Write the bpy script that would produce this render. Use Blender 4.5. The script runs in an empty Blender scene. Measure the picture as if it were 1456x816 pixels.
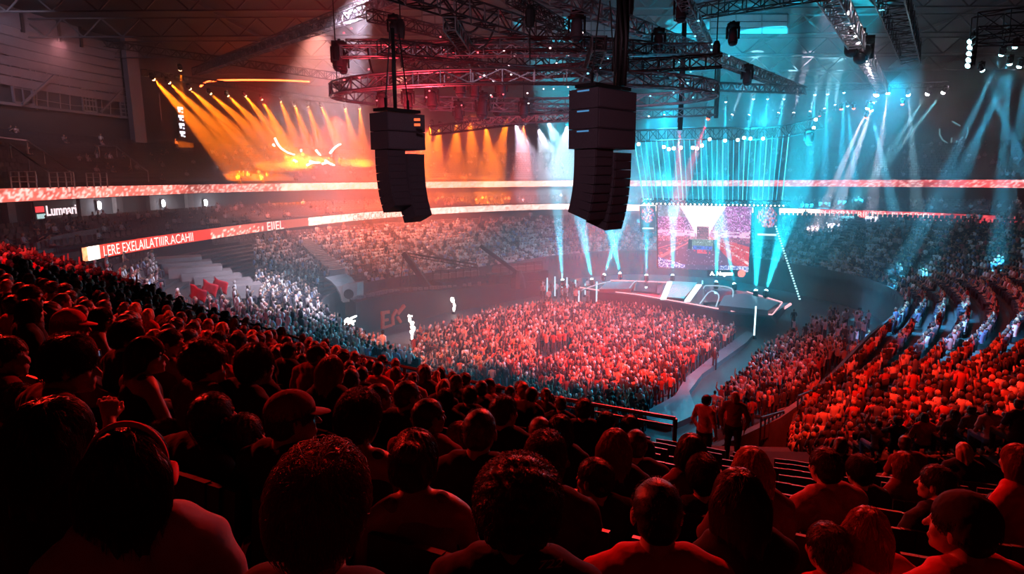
import bpy, bmesh, math, random
import numpy as np
from mathutils import Vector, Matrix, Euler
random.seed(7); rng = np.random.default_rng(7)
SC = bpy.context.scene; COL = SC.collection
PI = math.pi

# ---------------------------------------------------------------- camera
F = 1456*22/36
EYE = Vector((0, 0, 13.0))
_p, _r = math.radians(9.9), math.radians(0.3)
FW = Vector((0, math.cos(_p), -math.sin(_p))); _u = Vector((0, math.sin(_p), math.cos(_p))); _x = Vector((1, 0, 0))
RT = _x*math.cos(_r)-_u*math.sin(_r); UP = _u*math.cos(_r)+_x*math.sin(_r)
cam = bpy.data.cameras.new('camera'); cam.lens = 22; cam.sensor_width = 36; cam.clip_end = 400; cam.clip_start = 0.1
co = bpy.data.objects.new('camera', cam); COL.objects.link(co)
co.matrix_world = Matrix(((RT.x, UP.x, -FW.x, EYE.x), (RT.y, UP.y, -FW.y, EYE.y), (RT.z, UP.z, -FW.z, EYE.z), (0, 0, 0, 1)))
SC.camera = co
def ray(x, y): return RT*((x-728)/F)+UP*((408-y)/F)+FW
def at(x, y, Y):
    d = ray(x, y); return EYE+d*(Y/d.y)
def atz(x, y, z):
    d = ray(x, y); return EYE+d*((z-13.0)/d.z)
def proj(p):
    v = Vector(p)-EYE; c = v.dot(FW)
    if c < .05: return (-9999, -9999)
    return (728+F*v.dot(RT)/c, 408-F*v.dot(UP)/c)
def inview(p, m=20):
    x, y = proj(p); return -m < x < 1456+m and -m < y < 816+m

# ---------------------------------------------------------------- object helpers
def tag(o, label=None, cat=None, group=None, kind=None):
    if label: o['label'] = label
    if cat: o['category'] = cat
    if group: o['group'] = group
    if kind: o['kind'] = kind
    return o
def new(name, data, parent=None, loc=(0, 0, 0), rot=(0, 0, 0)):
    o = bpy.data.objects.new(name, data); COL.objects.link(o)
    o.location = loc; o.rotation_euler = rot
    if parent is not None: o.parent = parent
    return o
def empty(name, loc=(0, 0, 0), rz=0.0, label=None, cat=None, group=None):
    return tag(new(name, None, None, loc, (0, 0, rz)), label, cat, group)
def npmesh(name, V, Fq, mats=(), fm=None, smooth=False):
    """V (n,3); Fq: list of arrays/tuples or an (m,k) array"""
    me = bpy.data.meshes.new(name)
    if isinstance(Fq, np.ndarray):
        k = Fq.shape[1]; n = len(Fq); V = np.asarray(V, dtype=np.float32)
        me.vertices.add(len(V)); me.vertices.foreach_set('co', V.ravel())
        me.loops.add(n*k); me.loops.foreach_set('vertex_index', Fq.astype(np.int32).ravel())
        me.polygons.add(n); me.polygons.foreach_set('loop_start', np.arange(0, n*k, k, dtype=np.int32))
        me.polygons.foreach_set('loop_total', np.full(n, k, dtype=np.int32))
        if fm is not None: me.polygons.foreach_set('material_index', np.asarray(fm, dtype=np.int32))
        if smooth: me.polygons.foreach_set('use_smooth', np.ones(n, dtype=bool))
        me.update(calc_edges=True)
    else:
        me.from_pydata([tuple(v) for v in V], [], [tuple(f) for f in Fq])
        if fm is not None: me.polygons.foreach_set('material_index', np.asarray(fm, dtype=np.int32))
        if smooth: me.polygons.foreach_set('use_smooth', np.ones(len(me.polygons), dtype=bool))
        me.update()
    for m in mats: me.materials.append(m)
    return me
class MB:
    """collects boxes, bars, tubes into one mesh"""
    def __init__(s): s.v = []; s.f = []; s.m = []; s.mi = 0
    def add(s, vs, fs):
        b = len(s.v); s.v += [tuple(v) for v in vs]; s.f += [tuple(i+b for i in f) for f in fs]; s.m += [s.mi]*len(fs); return s
    def box(s, c, size, M=None):
        x, y, z = (q/2 for q in size); P = [Vector((a*x, b*y, d*z)) for a in (-1, 1) for b in (-1, 1) for d in (-1, 1)]
        c = Vector(c); P = [(M @ p if M else p)+c for p in P]
        return s.add(P, [(0, 1, 3, 2), (4, 6, 7, 5), (0, 4, 5, 1), (2, 3, 7, 6), (0, 2, 6, 4), (1, 5, 7, 3)])
    def bar(s, a, b, w=.05, h=None, n=4):
        a, b = Vector(a), Vector(b); d = (b-a)
        if d.length < 1e-6: return s
        d.normalize(); u = d.cross(Vector((0, 0, 1)))
        if u.length < 1e-3: u = Vector((1, 0, 0))
        u.normalize(); v = u.cross(d); h = h or w; P = []
        for q in (a, b):
            for i in range(n):
                t = 2*PI*(i+.5)/n; k = 1.414 if n == 4 else 1
                P.append(q+u*(w/2*k*math.cos(t))+v*(h/2*k*math.sin(t)))
        return s.add(P, [(i, (i+1) % n, n+(i+1) % n, n+i) for i in range(n)]+[tuple(range(n-1, -1, -1)), tuple(range(n, 2*n))])
    def tube(s, pts, r, n=6, taper=1.0):
        pts = [Vector(p) for p in pts]; P = []; N = len(pts)
        for i, q in enumerate(pts):
            d = (pts[min(i+1, N-1)]-pts[max(i-1, 0)]).normalized(); u = d.cross(Vector((0, 0, 1)))
            if u.length < 1e-2: u = d.cross(Vector((0, 1, 0)))
            u.normalize(); v = u.cross(d); rr = r*(1+(taper-1)*i/max(1, N-1))
            P += [q+u*(rr*math.cos(2*PI*j/n))+v*(rr*math.sin(2*PI*j/n)) for j in range(n)]
        fs = [(i*n+j, i*n+(j+1) % n, (i+1)*n+(j+1) % n, (i+1)*n+j) for i in range(N-1) for j in range(n)]
        return s.add(P, fs+[tuple(range(n-1, -1, -1)), tuple(range((N-1)*n, N*n))])
    def lathe(s, prof, n=12, M=None):
        P = [Vector((r*math.cos(2*PI*j/n), r*math.sin(2*PI*j/n), z)) for r, z in prof for j in range(n)]
        if M: P = [M @ p for p in P]
        k = len(prof); fs = [(i*n+j, i*n+(j+1) % n, (i+1)*n+(j+1) % n, (i+1)*n+j) for i in range(k-1) for j in range(n)]
        return s.add(P, fs+[tuple(range(n-1, -1, -1)), tuple(range((k-1)*n, k*n))])
    def prism(s, poly, z0, z1):
        n = len(poly); P = [(x, y, z0) for x, y in poly]+[(x, y, z1) for x, y in poly]
        return s.add(P, [(i, (i+1) % n, n+(i+1) % n, n+i) for i in range(n)]+[tuple(range(n-1, -1, -1)), tuple(range(n, 2*n))])
    def mesh(s, name, mats, smooth=False):
        return npmesh(name, s.v, s.f, mats if isinstance(mats, (list, tuple)) else [mats], s.m, smooth)
    def build(s, name, mats, parent=None, loc=(0, 0, 0), rot=(0, 0, 0), smooth=False):
        return new(name, s.mesh(name, mats, smooth), parent, loc, rot)

# ---------------------------------------------------------------- materials
def nodes(name):
    m = bpy.data.materials.new(name); m.use_nodes = True; nt = m.node_tree
    return m, nt, nt.nodes['Principled BSDF']
def solid(name, col, rough=.7, metal=0.0, noise=0.0, scale=6.0, bump=0.0, spec=.5):
    m, nt, b = nodes(name); b.inputs['Base Color'].default_value = (*col, 1); b.inputs['Roughness'].default_value = rough
    b.inputs['Metallic'].default_value = metal; b.inputs['Specular IOR Level'].default_value = spec
    if noise or bump:
        tc = nt.nodes.new('ShaderNodeTexCoord'); n = nt.nodes.new('ShaderNodeTexNoise'); n.inputs['Scale'].default_value = scale; n.inputs['Detail'].default_value = 5
        nt.links.new(tc.outputs['Object'], n.inputs['Vector'])
        if noise:
            r = nt.nodes.new('ShaderNodeMapRange'); r.inputs['To Min'].default_value = 1-noise; r.inputs['To Max'].default_value = 1+noise
            mx = nt.nodes.new('ShaderNodeVectorMath'); mx.operation = 'SCALE'; mx.inputs[0].default_value = col
            nt.links.new(n.outputs['Fac'], r.inputs['Value']); nt.links.new(r.outputs[0], mx.inputs['Scale']); nt.links.new(mx.outputs[0], b.inputs['Base Color'])
        if bump:
            bp = nt.nodes.new('ShaderNodeBump'); bp.inputs['Strength'].default_value = bump; bp.inputs['Distance'].default_value = .02
            nt.links.new(n.outputs['Fac'], bp.inputs['Height']); nt.links.new(bp.outputs[0], b.inputs['Normal'])
    return m
def emit(name, col, s, base=(0.02, .02, .02)):
    m, nt, b = nodes(name); b.inputs['Base Color'].default_value = (*base, 1)
    b.inputs['Emission Color'].default_value = (*col, 1); b.inputs['Emission Strength'].default_value = s
    m.cycles.emission_sampling = 'NONE' if s < 60 else 'FRONT'
    m.cycles.emission_sampling = 'NONE'
    return m
def objcol(name, rough, mult=1.0, scale=25, amt=.3, bump=.3, sheen=0.0):
    """procedural cloth / hair / skin whose colour comes from the object's own colour"""
    m, nt, b = nodes(name); oi = nt.nodes.new('ShaderNodeObjectInfo'); tc = nt.nodes.new('ShaderNodeTexCoord')
    n = nt.nodes.new('ShaderNodeTexNoise'); n.inputs['Scale'].default_value = scale; nt.links.new(tc.outputs['Object'], n.inputs['Vector'])
    r = nt.nodes.new('ShaderNodeMapRange'); r.inputs['To Min'].default_value = (1-amt)*mult; r.inputs['To Max'].default_value = (1+amt)*mult
    mx = nt.nodes.new('ShaderNodeVectorMath'); mx.operation = 'SCALE'
    nt.links.new(n.outputs['Fac'], r.inputs['Value']); nt.links.new(oi.outputs['Color'], mx.inputs[0]); nt.links.new(r.outputs[0], mx.inputs['Scale'])
    nt.links.new(mx.outputs[0], b.inputs['Base Color']); b.inputs['Roughness'].default_value = rough
    bp = nt.nodes.new('ShaderNodeBump'); bp.inputs['Strength'].default_value = bump; bp.inputs['Distance'].default_value = .01
    nt.links.new(n.outputs['Fac'], bp.inputs['Height']); nt.links.new(bp.outputs[0], b.inputs['Normal'])
    if sheen: b.inputs['Sheen Weight'].default_value = sheen; b.inputs['Sheen Roughness'].default_value = .4
    return m
def attrmat(name, emission=0.0, rough=.8, noise_scale=0):
    m, nt, b = nodes(name); a = nt.nodes.new('ShaderNodeAttribute'); a.attribute_name = 'Col'
    if emission:
        b.inputs['Base Color'].default_value = (.01, .01, .01, 1); nt.links.new(a.outputs['Color'], b.inputs['Emission Color'])
        b.inputs['Emission Strength'].default_value = emission; m.cycles.emission_sampling = 'NONE'
    else: nt.links.new(a.outputs['Color'], b.inputs['Base Color'])
    b.inputs['Roughness'].default_value = rough
    return m
def set_col(me, cols, domain='POINT'):
    ca = me.color_attributes.new('Col', 'FLOAT_COLOR', domain)
    c = np.ones((len(cols), 4), dtype=np.float32); c[:, :3] = cols; ca.data.foreach_set('color', c.ravel())

M = {}
M['concrete'] = solid('dark_concrete', (.055, .05, .052), .85, noise=.5, scale=1.5)
M['girder'] = solid('painted_girder', (.09, .09, .095), .5, metal=.2, noise=.3, scale=2)
M['concrete_light'] = solid('worn_concrete', (.16, .14, .14), .8, noise=.5, scale=2.5)
M['floor'] = solid('arena_floor', (.05, .045, .05), .55, noise=.5, scale=.6)
M['wall'] = solid('black_wall', (.030, .027, .03), .9, noise=.5, scale=.8)
M['wall_blue'] = solid('painted_wall', (.05, .05, .055), .9, noise=.4, scale=.5)
M['panel'] = solid('grey_panel', (.16, .15, .17), .55, noise=.35, scale=.8)
M['black'] = solid('matt_black_steel', (.012, .012, .013), .6, metal=.2, noise=.4, scale=4)
M['steel'] = solid('truss_aluminium', (.30, .30, .32), .45, metal=.75, noise=.3, scale=9)
M['darksteel'] = solid('dark_truss_steel', (.05, .047, .05), .45, metal=.6, noise=.4, scale=7)
M['grill'] = solid('speaker_grille', (.09, .07, .085), .75, noise=.6, scale=40, bump=.5)
M['grill2'] = solid('speaker_cabinet', (.06, .045, .055), .7, noise=.3, scale=18)
M['rail'] = solid('handrail_steel', (.35, .35, .37), .35, metal=.7, noise=.2)
M['seat'] = solid('seat_plastic', (.018, .018, .022), .45, noise=.3, scale=20)
M['roof'] = solid('roof_deck', (.045, .05, .055), .75, noise=.6, scale=.25)
M['cable'] = solid('black_cable', (.01, .01, .01), .6, noise=.3)
M['cloth'] = objcol('clothing_fabric', .9, scale=18, amt=.3, bump=.5)
M['skin'] = objcol('skin', .5, scale=30, amt=.12, bump=.1)
M['hair'] = objcol('hair', .5, scale=60, amt=.4, bump=.12)
M['crowd'] = attrmat('crowd_clothing', rough=.7)
M['white_lamp'] = emit('white_lamp_glass', (1, .95, 1), 30)
M['lens_orange'] = emit('amber_lamp_lens', (1, .55, .25), 30)
M['lens_cyan'] = emit('cyan_lamp_lens', (.45, .9, 1), 22)
M['lens_white'] = emit('white_lamp_lens', (1, .92, 1), 60)
M['lens_red'] = emit('red_lamp_lens', (1, .06, .03), 12)
M['neon_red'] = emit('red_neon_tube', (1, .10, .02), 14)
M['beam_cyan'] = emit('cyan_beam_rod', (.03, .5, .75), 2.2)
M['led_white'] = emit('white_led_face', (.9, .95, 1), 6)
M['led_pink'] = emit('pink_led_edge', (1, .45, .5), 1.6)
M['led_red'] = emit('red_led_digits', (1, .08, .06), 6)

# ---------------------------------------------------------------- curves in plan
def resample(pts, step):
    P = [Vector((p[0], p[1], p[2] if len(p) > 2 else 0)) for p in pts]; P = [P[0]*2-P[1]]+P+[P[-1]*2-P[-2]]; out = []
    for i in range(1, len(P)-2):
        for k in range(16):
            t = k/16; a, b, c, d = P[i-1:i+3]
            out.append(.5*((2*b)+(c-a)*t+(2*a-5*b+4*c-d)*t*t+(-a+3*b-3*c+d)*t**3))
    out.append(P[-2]); L = [0]
    for a, b in zip(out, out[1:]): L.append(L[-1]+(b-a).length)
    n = max(2, int(L[-1]/step)); res = []; j = 0
    for i in range(n+1):
        s = L[-1]*i/n
        while j < len(L)-2 and L[j+1] < s: j += 1
        t = (s-L[j])/max(1e-9, L[j+1]-L[j]); res.append(out[j].lerp(out[j+1], t))
    return res
def offset(pts, d):
    out = []
    for i, p in enumerate(pts):
        t = (pts[min(i+1, len(pts)-1)]-pts[max(i-1, 0)]); n = Vector((-t.y, t.x, 0)).normalized(); out.append(p+n*d)
    return out
A_OR, A_CY, A_RD, A_UP = .58, 1.1, .35, 1.6
M['lens_star'] = emit('star_lamp_lens', (1, .92, 1), 200)
M['lens_off'] = solid('dark_lamp_lens', (.05, .05, .06), .1)
M['beam_cyan2'] = emit('bright_cyan_beam_rod', (.08, .6, .85), 2.0)
M['led_dot'] = emit('white_led_dots', (.5, .9, 1), 2.5)
M['led_strip'] = emit('blue_status_led', (.15, .5, 1), .5)
M['led_key'] = emit('cyan_key_led', (.10, .62, .80), 1.1)
M['led_bar'] = emit('white_light_bar', (.7, .9, 1), 1.9)
M['led_edge2'] = emit('pale_edge_led', (.55, .75, .9), .9)
M['led_post'] = emit('cyan_post_led', (.35, .8, 1), 1.6)
M['stage_deck'] = solid('stage_deck_gloss', (.10, .12, .15), .25, noise=.2, scale=2)
M['stage_grey'] = solid('stage_wing_grey', (.20, .18, .22), .4, noise=.25, scale=1.5)
M['stage_glass'] = solid('stage_glass_panel', (.02, .05, .08), .08)
M['black_red'] = solid('black_scenic_panel', (.02, .017, .018), .75, noise=.3, scale=2)
M['mark_red'] = solid('red_painted_mark', (.75, .10, .06), .6, noise=.2, scale=5)
M['flag'] = solid('red_flag_cloth', (.75, .03, .05), .8, noise=.2)
M['runway'] = solid('runway_surface', (.15, .12, .14), .5, noise=.3, scale=1.2)
M['rail_dark'] = solid('dark_rail_steel', (.10, .09, .10), .35, metal=.8, noise=.2)
M['ban_blue'] = solid('pale_blue_banner', (.35, .55, .85), .6, noise=.3, scale=3)
M['ban_orange'] = solid('orange_banner', (.9, .25, .08), .6, noise=.2, scale=3)
M['tunnel_grey'] = solid('pale_grey_concrete', (.30, .27, .27), .75, noise=.3, scale=1.5)
M['glint_red'] = emit('red_glint', (1, .12, .15), 3)
M['glint_white'] = emit('white_glint', (1, .7, .75), 4)
M['glint_cyan'] = emit('cyan_glint', (.2, .65, 1), 3)
HAZE = .0095
EXPO = 0.0
RED = (1, .018, .010)
LIGHTS = {  # unseen spots, none with a fixture
 'right_near_red': ((15, 27, 22), (14, 12, 8), (1, .022, .008), 14000, 75, .7),
 'near_red': ((5, 24, 19.2), (-2, 5, 11), RED, 15000, 62, .7),
 'near_red_left': ((-14, 17, 18.5), (-2, 4, 11.5), RED, 11000, 72, .7),
 'left_deck_red': ((-17, 17, 21), (-22, 25, 9), (1, .03, .05), 12000, 75, .8),
 'right_red': ((8, 17, 22), (21, 24, 5), (1, .022, .008), 42000, 76, .7),
 'right_cyan': ((20, 36, 22), (27.5, 42, 4), (.06, .5, 1), 130000, 20, .3),
 'right_cyan2': ((16, 27, 20), (24.5, 32, 5), (.06, .5, 1), 90000, 22, .3),
 'floor_red': ((7, 26.5, 16.3), (6, 46.5, 0), (1, .035, .018), 95000, 56, .8),  # unseen spot in mid-air, added to redden the floor crowd
 'floor_orange': ((-9.5, 23, 16.3), (-2, 50, 0), (1, .13, .04), 60000, 38, .8),  # unseen spot in mid-air, added to tint the floor crowd orange
 'left_far': ((-19, 64, 28), (-20, 72, 5), (1, .34, .25), 70000, 80, .8),
 'left_far_back': ((-14, 82, 27), (-13, 86, 5), (1, .34, .25), 50000, 62, .8),
 'stage_teal': ((19, 80, 14), (18, 74, 3), (0, .42, .56), 42000, 150, 1),
 'left_white': ((-8, 38, 24), (-19, 45, 4), (.9, .75, .95), 90000, 45, .8),
 'right_far': ((26, 55, 27), (40, 64, 5), (.5, .3, .5), 5000, 80, .8),
 'stage_cyan': ((16, 62, 22), (18, 70, 1), (.02, .55, .85), 35000, 60, .8),
 'stage_back': ((20, 84, 22), (18, 74, 2), (.003, .36, .56), 75000, 120, 1),
 'upper_right_blue': ((44, 74, 24), (44, 84, 8), (.005, .22, .36), 60000, 120, 1),
 'ceil_cyan': ((30, 76, 19), (30, 90, 30), (.01, .38, .60), 30000, 130, 1),
 'ceil_cyan2': ((16, 48, 21), (18, 56, 30), (.01, .40, .60), 12000, 130, 1),
 'ceil_red': ((-14, 50, 20), (-18, 64, 30), (1, .05, .05), 4500, 130, 1),
 'left_glow': ((-14, 88, 22), (-16, 92, 8), (1, .09, .03), 150000, 120, 1),
 'center_glow': ((-6, 92, 22), (-4, 100, 10), (1, .10, .03), 22000, 120, 1),
 'left_mid_glow': ((-20, 74, 20), (-22, 80, 6), (1, .10, .05), 50000, 120, 1),
 'louvre_cool': ((-40, 50, 25), (-49, 66, 25), (.75, .6, .85), 6000, 80, 1),
 'neon_wash': ((-30, 80, 22.5), (-36, 88, 25), (1, .03, .02), 5000, 120, 1),  # added spot for the red halo around the neon tube
 'mezz_fill': ((-30, 44, 22), (-48, 62, 18), (1, .35, .38), 5000, 70, 1),
 'rig_red': ((-6, 30, 13.5), (-4, 35, 18), (1, .05, .08), 6000, 130, 1),  # added close to the rig so its trusses glint red
 'rig_cyan': ((8, 33, 13.5), (6, 37, 18), (.05, .5, .8), 2500, 130, 1),  # added close to the rig so its trusses glint cyan
 'speaker_fill': ((-2, 6, 19), (-1, 25, 15), (.8, .45, .6), 5000, 60, 1),  # added dim purple fill for the speaker hangs, no lamp there
}
# ---------------------------------------------------------------- plan curves (left near -> far -> right near)
def spl(ctrl, per=6):
    P = [Vector((p[0], p[1], p[2] if len(p) > 2 else 0)) for p in ctrl]; P = [P[0]*2-P[1]]+P+[P[-1]*2-P[-2]]; out = []
    for i in range(1, len(P)-2):
        a, b, c, d = P[i-1:i+3]
        for k in range(per):
            t = k/per; out.append(.5*((2*b)+(c-a)*t+(2*a-5*b+4*c-d)*t*t+(-a+3*b-3*c+d)*t**3))
    out.append(P[-2]); return out
def flat(pts, z): return [Vector((p.x, p.y, z)) for p in pts]
RL = spl([(-31, 40), (-31, 45.7), (-31, 52), (-30.4, 57.8), (-29.2, 65.5), (-27.5, 73), (-25, 80.3), (-21, 90.4), (-14.4, 101), (-3.4, 111), (9.6, 116.5), (26, 108), (42, 95.6), (51, 87.4), (55.5, 82), (59.3, 72.6), (61, 60), (60, 46)])
RU = spl([(-36, 33), (-37, 40), (-38, 48), (-38.5, 57), (-38.5, 66), (-37, 75), (-33, 84), (-27, 93), (-17, 103), (-4, 112), (11, 118), (29, 112), (45, 102), (56, 93), (64, 83), (69, 72), (71, 60), (70, 44)])
W = offset(RU, 12)
LF = spl([(-5, 33, 2.5), (-9, 38, 2.5), (-13, 44, 2.5), (-15.5, 51, 2.5), (-14, 58, 2.5), (-9, 64, 2.5), (-2, 70, 2.5), (6, 79, 2.5), (16, 84, 2.5), (26, 80, 2.5), (32, 69, 2.5), (34, 58, 2.5), (30.5, 48, 2.5), (21.8, 37.4, 2.5), (16.0, 30.2, 2.5), (12.2, 25.6, 2.5), (10.2, 21.5, 2.5)])
LB = spl([(-17, 26, 6.2), (-24, 33, 6.4), (-29, 43, 6.6), (-30, 53, 6.6), (-28, 64, 6.6), (-23, 74, 6.6), (-14, 85, 6.6), (-2, 93, 6.6), (13, 99, 6.6), (32, 95, 7), (45, 85, 7.4), (53, 73, 7.8), (58, 59, 8.6), (55, 40, 9.4), (34, 20, 9.3), (15.5, 8.8, 8.7), (9.5, 10.2, 8.3)])
AF = spl([(-38, 46), (-31, 38), (-24, 32), (-18, 27), (-10.6, 19.6), (-6.6, 16), (-3.4, 13.3), (-.9, 11.5), (1.9, 9.9), (4, 8.9), (6.5, 8.1), (9.5, 7.2), (13, 6), (17, 4)], 6)

def strip(name, A, B, mats, parent=None, smooth=True):
    """surface between two 3D polylines of equal length"""
    n = len(A); v = list(A)+list(B); f = [(i, i+1, n+i+1, n+i) for i in range(n-1)]
    return new(name, npmesh(name, v, f, mats, smooth=smooth), parent)
def slab(name, pts, z0, z1, th, mat, parent=None):
    """solid band following a plan curve, from z0 to z1, th thick outwards"""
    o = offset(pts, th); n = len(pts); v = flat(pts, z0)+flat(pts, z1)+flat(o, z1)+flat(o, z0); f = []
    for i in range(n-1):
        for a in range(4):
            b = (a+1) % 4; f.append((a*n+i, a*n+i+1, b*n+i+1, b*n+i))
    f += [(0, n, 2*n, 3*n), (n-1, 2*n-1, 3*n-1, 4*n-1)]
    return new(name, npmesh(name, v, f, [mat]), parent)
def tiers(name, front, back, N, mat, parent=None):
    """stepped seating deck lofted between two 3D curves; returns row centre lines"""
    v, f, rows = [], [], []; n = len(front)
    for r in range(N):
        a = [p.lerp(q, r/N) for p, q in zip(front, back)]; b = [p.lerp(q, (r+1)/N) for p, q in zip(front, back)]
        za = [p.z for p in a]
        base = len(v); zp = [p.lerp(q, max(0, r-1)/N).z for p, q in zip(front, back)] if r else [z-.6 for z in za]
        for k in range(n): v.append((a[k].x, a[k].y, zp[k]))
        for k in range(n): v.append((a[k].x, a[k].y, za[k]))
        for k in range(n): v.append((b[k].x, b[k].y, za[k]))
        for k in range(n-1):
            f += [(base+k, base+k+1, base+n+k+1, base+n+k), (base+n+k, base+n+k+1, base+2*n+k+1, base+2*n+k)]
        rows.append([Vector(((a[k].x+b[k].x)/2, (a[k].y+b[k].y)/2, za[k])) for k in range(n)])
    me = npmesh(name, v, f, [mat]); o = new(name, me, parent); return o, rows

# floor, roof, shell
fl = MB(); fl.prism([(-75, -3), (90, -3), (90, 135), (-75, 135)], -.4, 0); tag(fl.build('floor', M['floor']), kind='structure')
rf = MB(); rf.prism([(-85, -6), (100, -6), (100, 140), (-85, 140)], 30, 30.4); tag(rf.build('ceiling', M['roof']), kind='structure')
_, ROWL = tiers('seating_deck_lower', LF, LB, 18, M['concrete']); tag(_, kind='structure')
tag(slab('wall_arena_front', LF, 0, 3.3, .15, M['concrete']), kind='structure')
# concourse behind the lower seats, back wall under the lower ribbon
LBo = flat(RL, 6.6)
tag(slab('wall_concourse', offset(RL, 1.5), 4.0, 8.2, .3, M['wall']), kind='structure')
# suite tier between the two ribbons
_, ROWS = tiers('seating_deck_suites', [Vector((p.x, p.y, 8.0)) for p in RL], [Vector((q.x, q.y, 9.3)) for q in offset(RU, 3)], 6, M['concrete']); tag(_, kind='structure')
tag(slab('wall_suites', offset(RU, 3.2), 8.4, 12, .3, M['wall_blue']), kind='structure')
tag(slab('wall_suite_soffit', RU, 12.0, 12.35, 4, M['wall']), kind='structure')
_, ROWU = tiers('seating_deck_upper', [Vector((p.x, p.y, 12.4)) for p in RU], [Vector((q.x, q.y, 17.4)) for q in offset(RU, 11)], 13, M['wall']); tag(_, kind='structure')
tag(slab('wall_bowl', W, 16.5, 30.2, .4, M['wall_blue']), kind='structure')
# close the shell near the camera (kept dark)
sh = MB(); sh.box((0, -3.2, 15), (150, .3, 30)); tag(sh.build('wall_behind', M['wall']), kind='structure')
sh = MB(); sh.bar((-38, 45, 15), (-76, 5, 15), .3, 30); tag(sh.build('wall_west', M['wall']), kind='structure')

# near deck: rows stepped back from the front curve AF (offset to the camera side is negative)
NA = 13; ZA = 8.1; DR = .85; DZ = .31; K0 = .25
def arow(k): return offset(AF, -k)
v, f = [], []; n = len(AF)
edges = [0]+[K0+DR*j-.42 for j in range(1, NA+1)]
for j in range(NA):
    a, b = arow(edges[j]), arow(edges[j+1]); z = ZA+DZ*j; b0 = len(v)
    v += flat(a, z-DZ-(.5 if j == 0 else 0))+flat(a, z)+flat(b, z)
    for k in range(n-1): f += [(b0+k+1, b0+k, b0+n+k, b0+n+k+1), (b0+n+k+1, b0+n+k, b0+2*n+k, b0+2*n+k+1)]
tag(new('seating_deck_near', npmesh('seating_deck_near', v, f, [M['concrete']])), kind='structure')
tag(slab('wall_near_fascia', AF, 0, 8.3, -.25, M['wall']), kind='structure')

# wall lookups: first hit of a pixel ray with a vertical wall over a plan curve
def on_curve(px, py, curve, out=0.0):
    d = ray(px, py); best = None
    for a, b in zip(curve, curve[1:]):
        ex, ey = b.x-a.x, b.y-a.y; den = d.x*ey-d.y*ex
        if abs(den) < 1e-9: continue
        t = ((a.x)*ey-(a.y)*ex)/den; s = ((a.x)*d.y-(a.y)*d.x)/den
        if t > 0 and 0 <= s <= 1 and (best is None or t < best[0]): best = (t, Vector((ex, ey, 0)).normalized())
    if best is None: return None
    p = EYE+d*best[0]; return p-Vector((-best[1].y, best[1].x, 0))*out, best[1]

_RP = [q for row in ROWL for q in row]
def surf(px, py, lift=0.0):
    """where a picture ray meets the lower seating bowl"""
    d = ray(px, py); Y = 24.0
    while Y < 110:
        p = EYE+d*(Y/d.y); b = min(_RP, key=lambda q: (q.x-p.x)**2+(q.y-p.y)**2)
        if (b.x-p.x)**2+(b.y-p.y)**2 < 1.6 and p.z <= b.z+.35+lift: return p
        Y += .35
    return EYE+d*(60/d.y)

# ---------------------------------------------------------------- LED ribbon boards
def ribbon(name, curve, z0, z1, label, colf, group=None, step=.25):
    pts = resample(curve, step); o = tag(empty(name, (pts[0].x, pts[0].y, z0)), label, 'LED board', group)
    org = Vector((pts[0].x, pts[0].y, z0)); inn = offset(pts, -.12); n = len(pts); H = 6
    # housing
    hs = MB(); bk = offset(pts, .05)
    vv = flat(inn, z0-.06)+flat(inn, z1+.06)+flat(bk, z1+.06)+flat(bk, z0-.06); ff = []
    for i in range(n-1):
        for a in range(4):
            b = (a+1) % 4; ff.append((a*n+i, a*n+i+1, b*n+i+1, b*n+i))
    h = new('housing', npmesh('housing', [p-org for p in vv], ff, [M['black']]), o)
    fr = offset(pts, -.15); V = []; C = []
    s = 0
    for r in range(H+1):
        for i in range(n):
            p = fr[i]; V.append((p.x-org.x, p.y-org.y, (z1-z0)*r/H)); C.append(colf(i*step, r/H, proj((p.x, p.y, z0))[0]))
    fq = [(r*n+i, r*n+i+1, (r+1)*n+i+1, (r+1)*n+i) for r in range(H) for i in range(n-1)]
    me = npmesh('led_face', V, fq, [M_LED]); set_col(me, C); new('led_face', me, o)
    return o, org, fr
M_LED = attrmat('led_ribbon_picture', emission=1.9, rough=.4)
nt = M_LED.node_tree
def hsh(*a): return (math.sin(sum(x*y for x, y in zip(a, (12.9898, 78.233, 37.719))))*43758.5453) % 1.0
def nz(x, y=0, z=0):
    from mathutils import noise as N_
    return N_.noise(Vector((x, y, z)))
def col_upper(s, r, x):
    b = .75+.9*nz(s*.13, 3.1)+.35*nz(s*.6, r*3)
    k = hsh(round(s*4), round(r*6)); b = max(.25, b)
    base = Vector((1.0, .17, .13))*b
    if 400 < x < 830: base = Vector((1.2, .42, .30))*(.9+b*.4)
    if x > 1100: base = Vector((.85, .08, .09))*b
    if x > 900 and x <= 1100: base = Vector((.9, .25, .25))*b
    if k > .68-.25*nz(s*.11, 9): base = base*1.1+Vector((.9, .75, .7))*(k-.35)
    return tuple(base)
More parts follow.
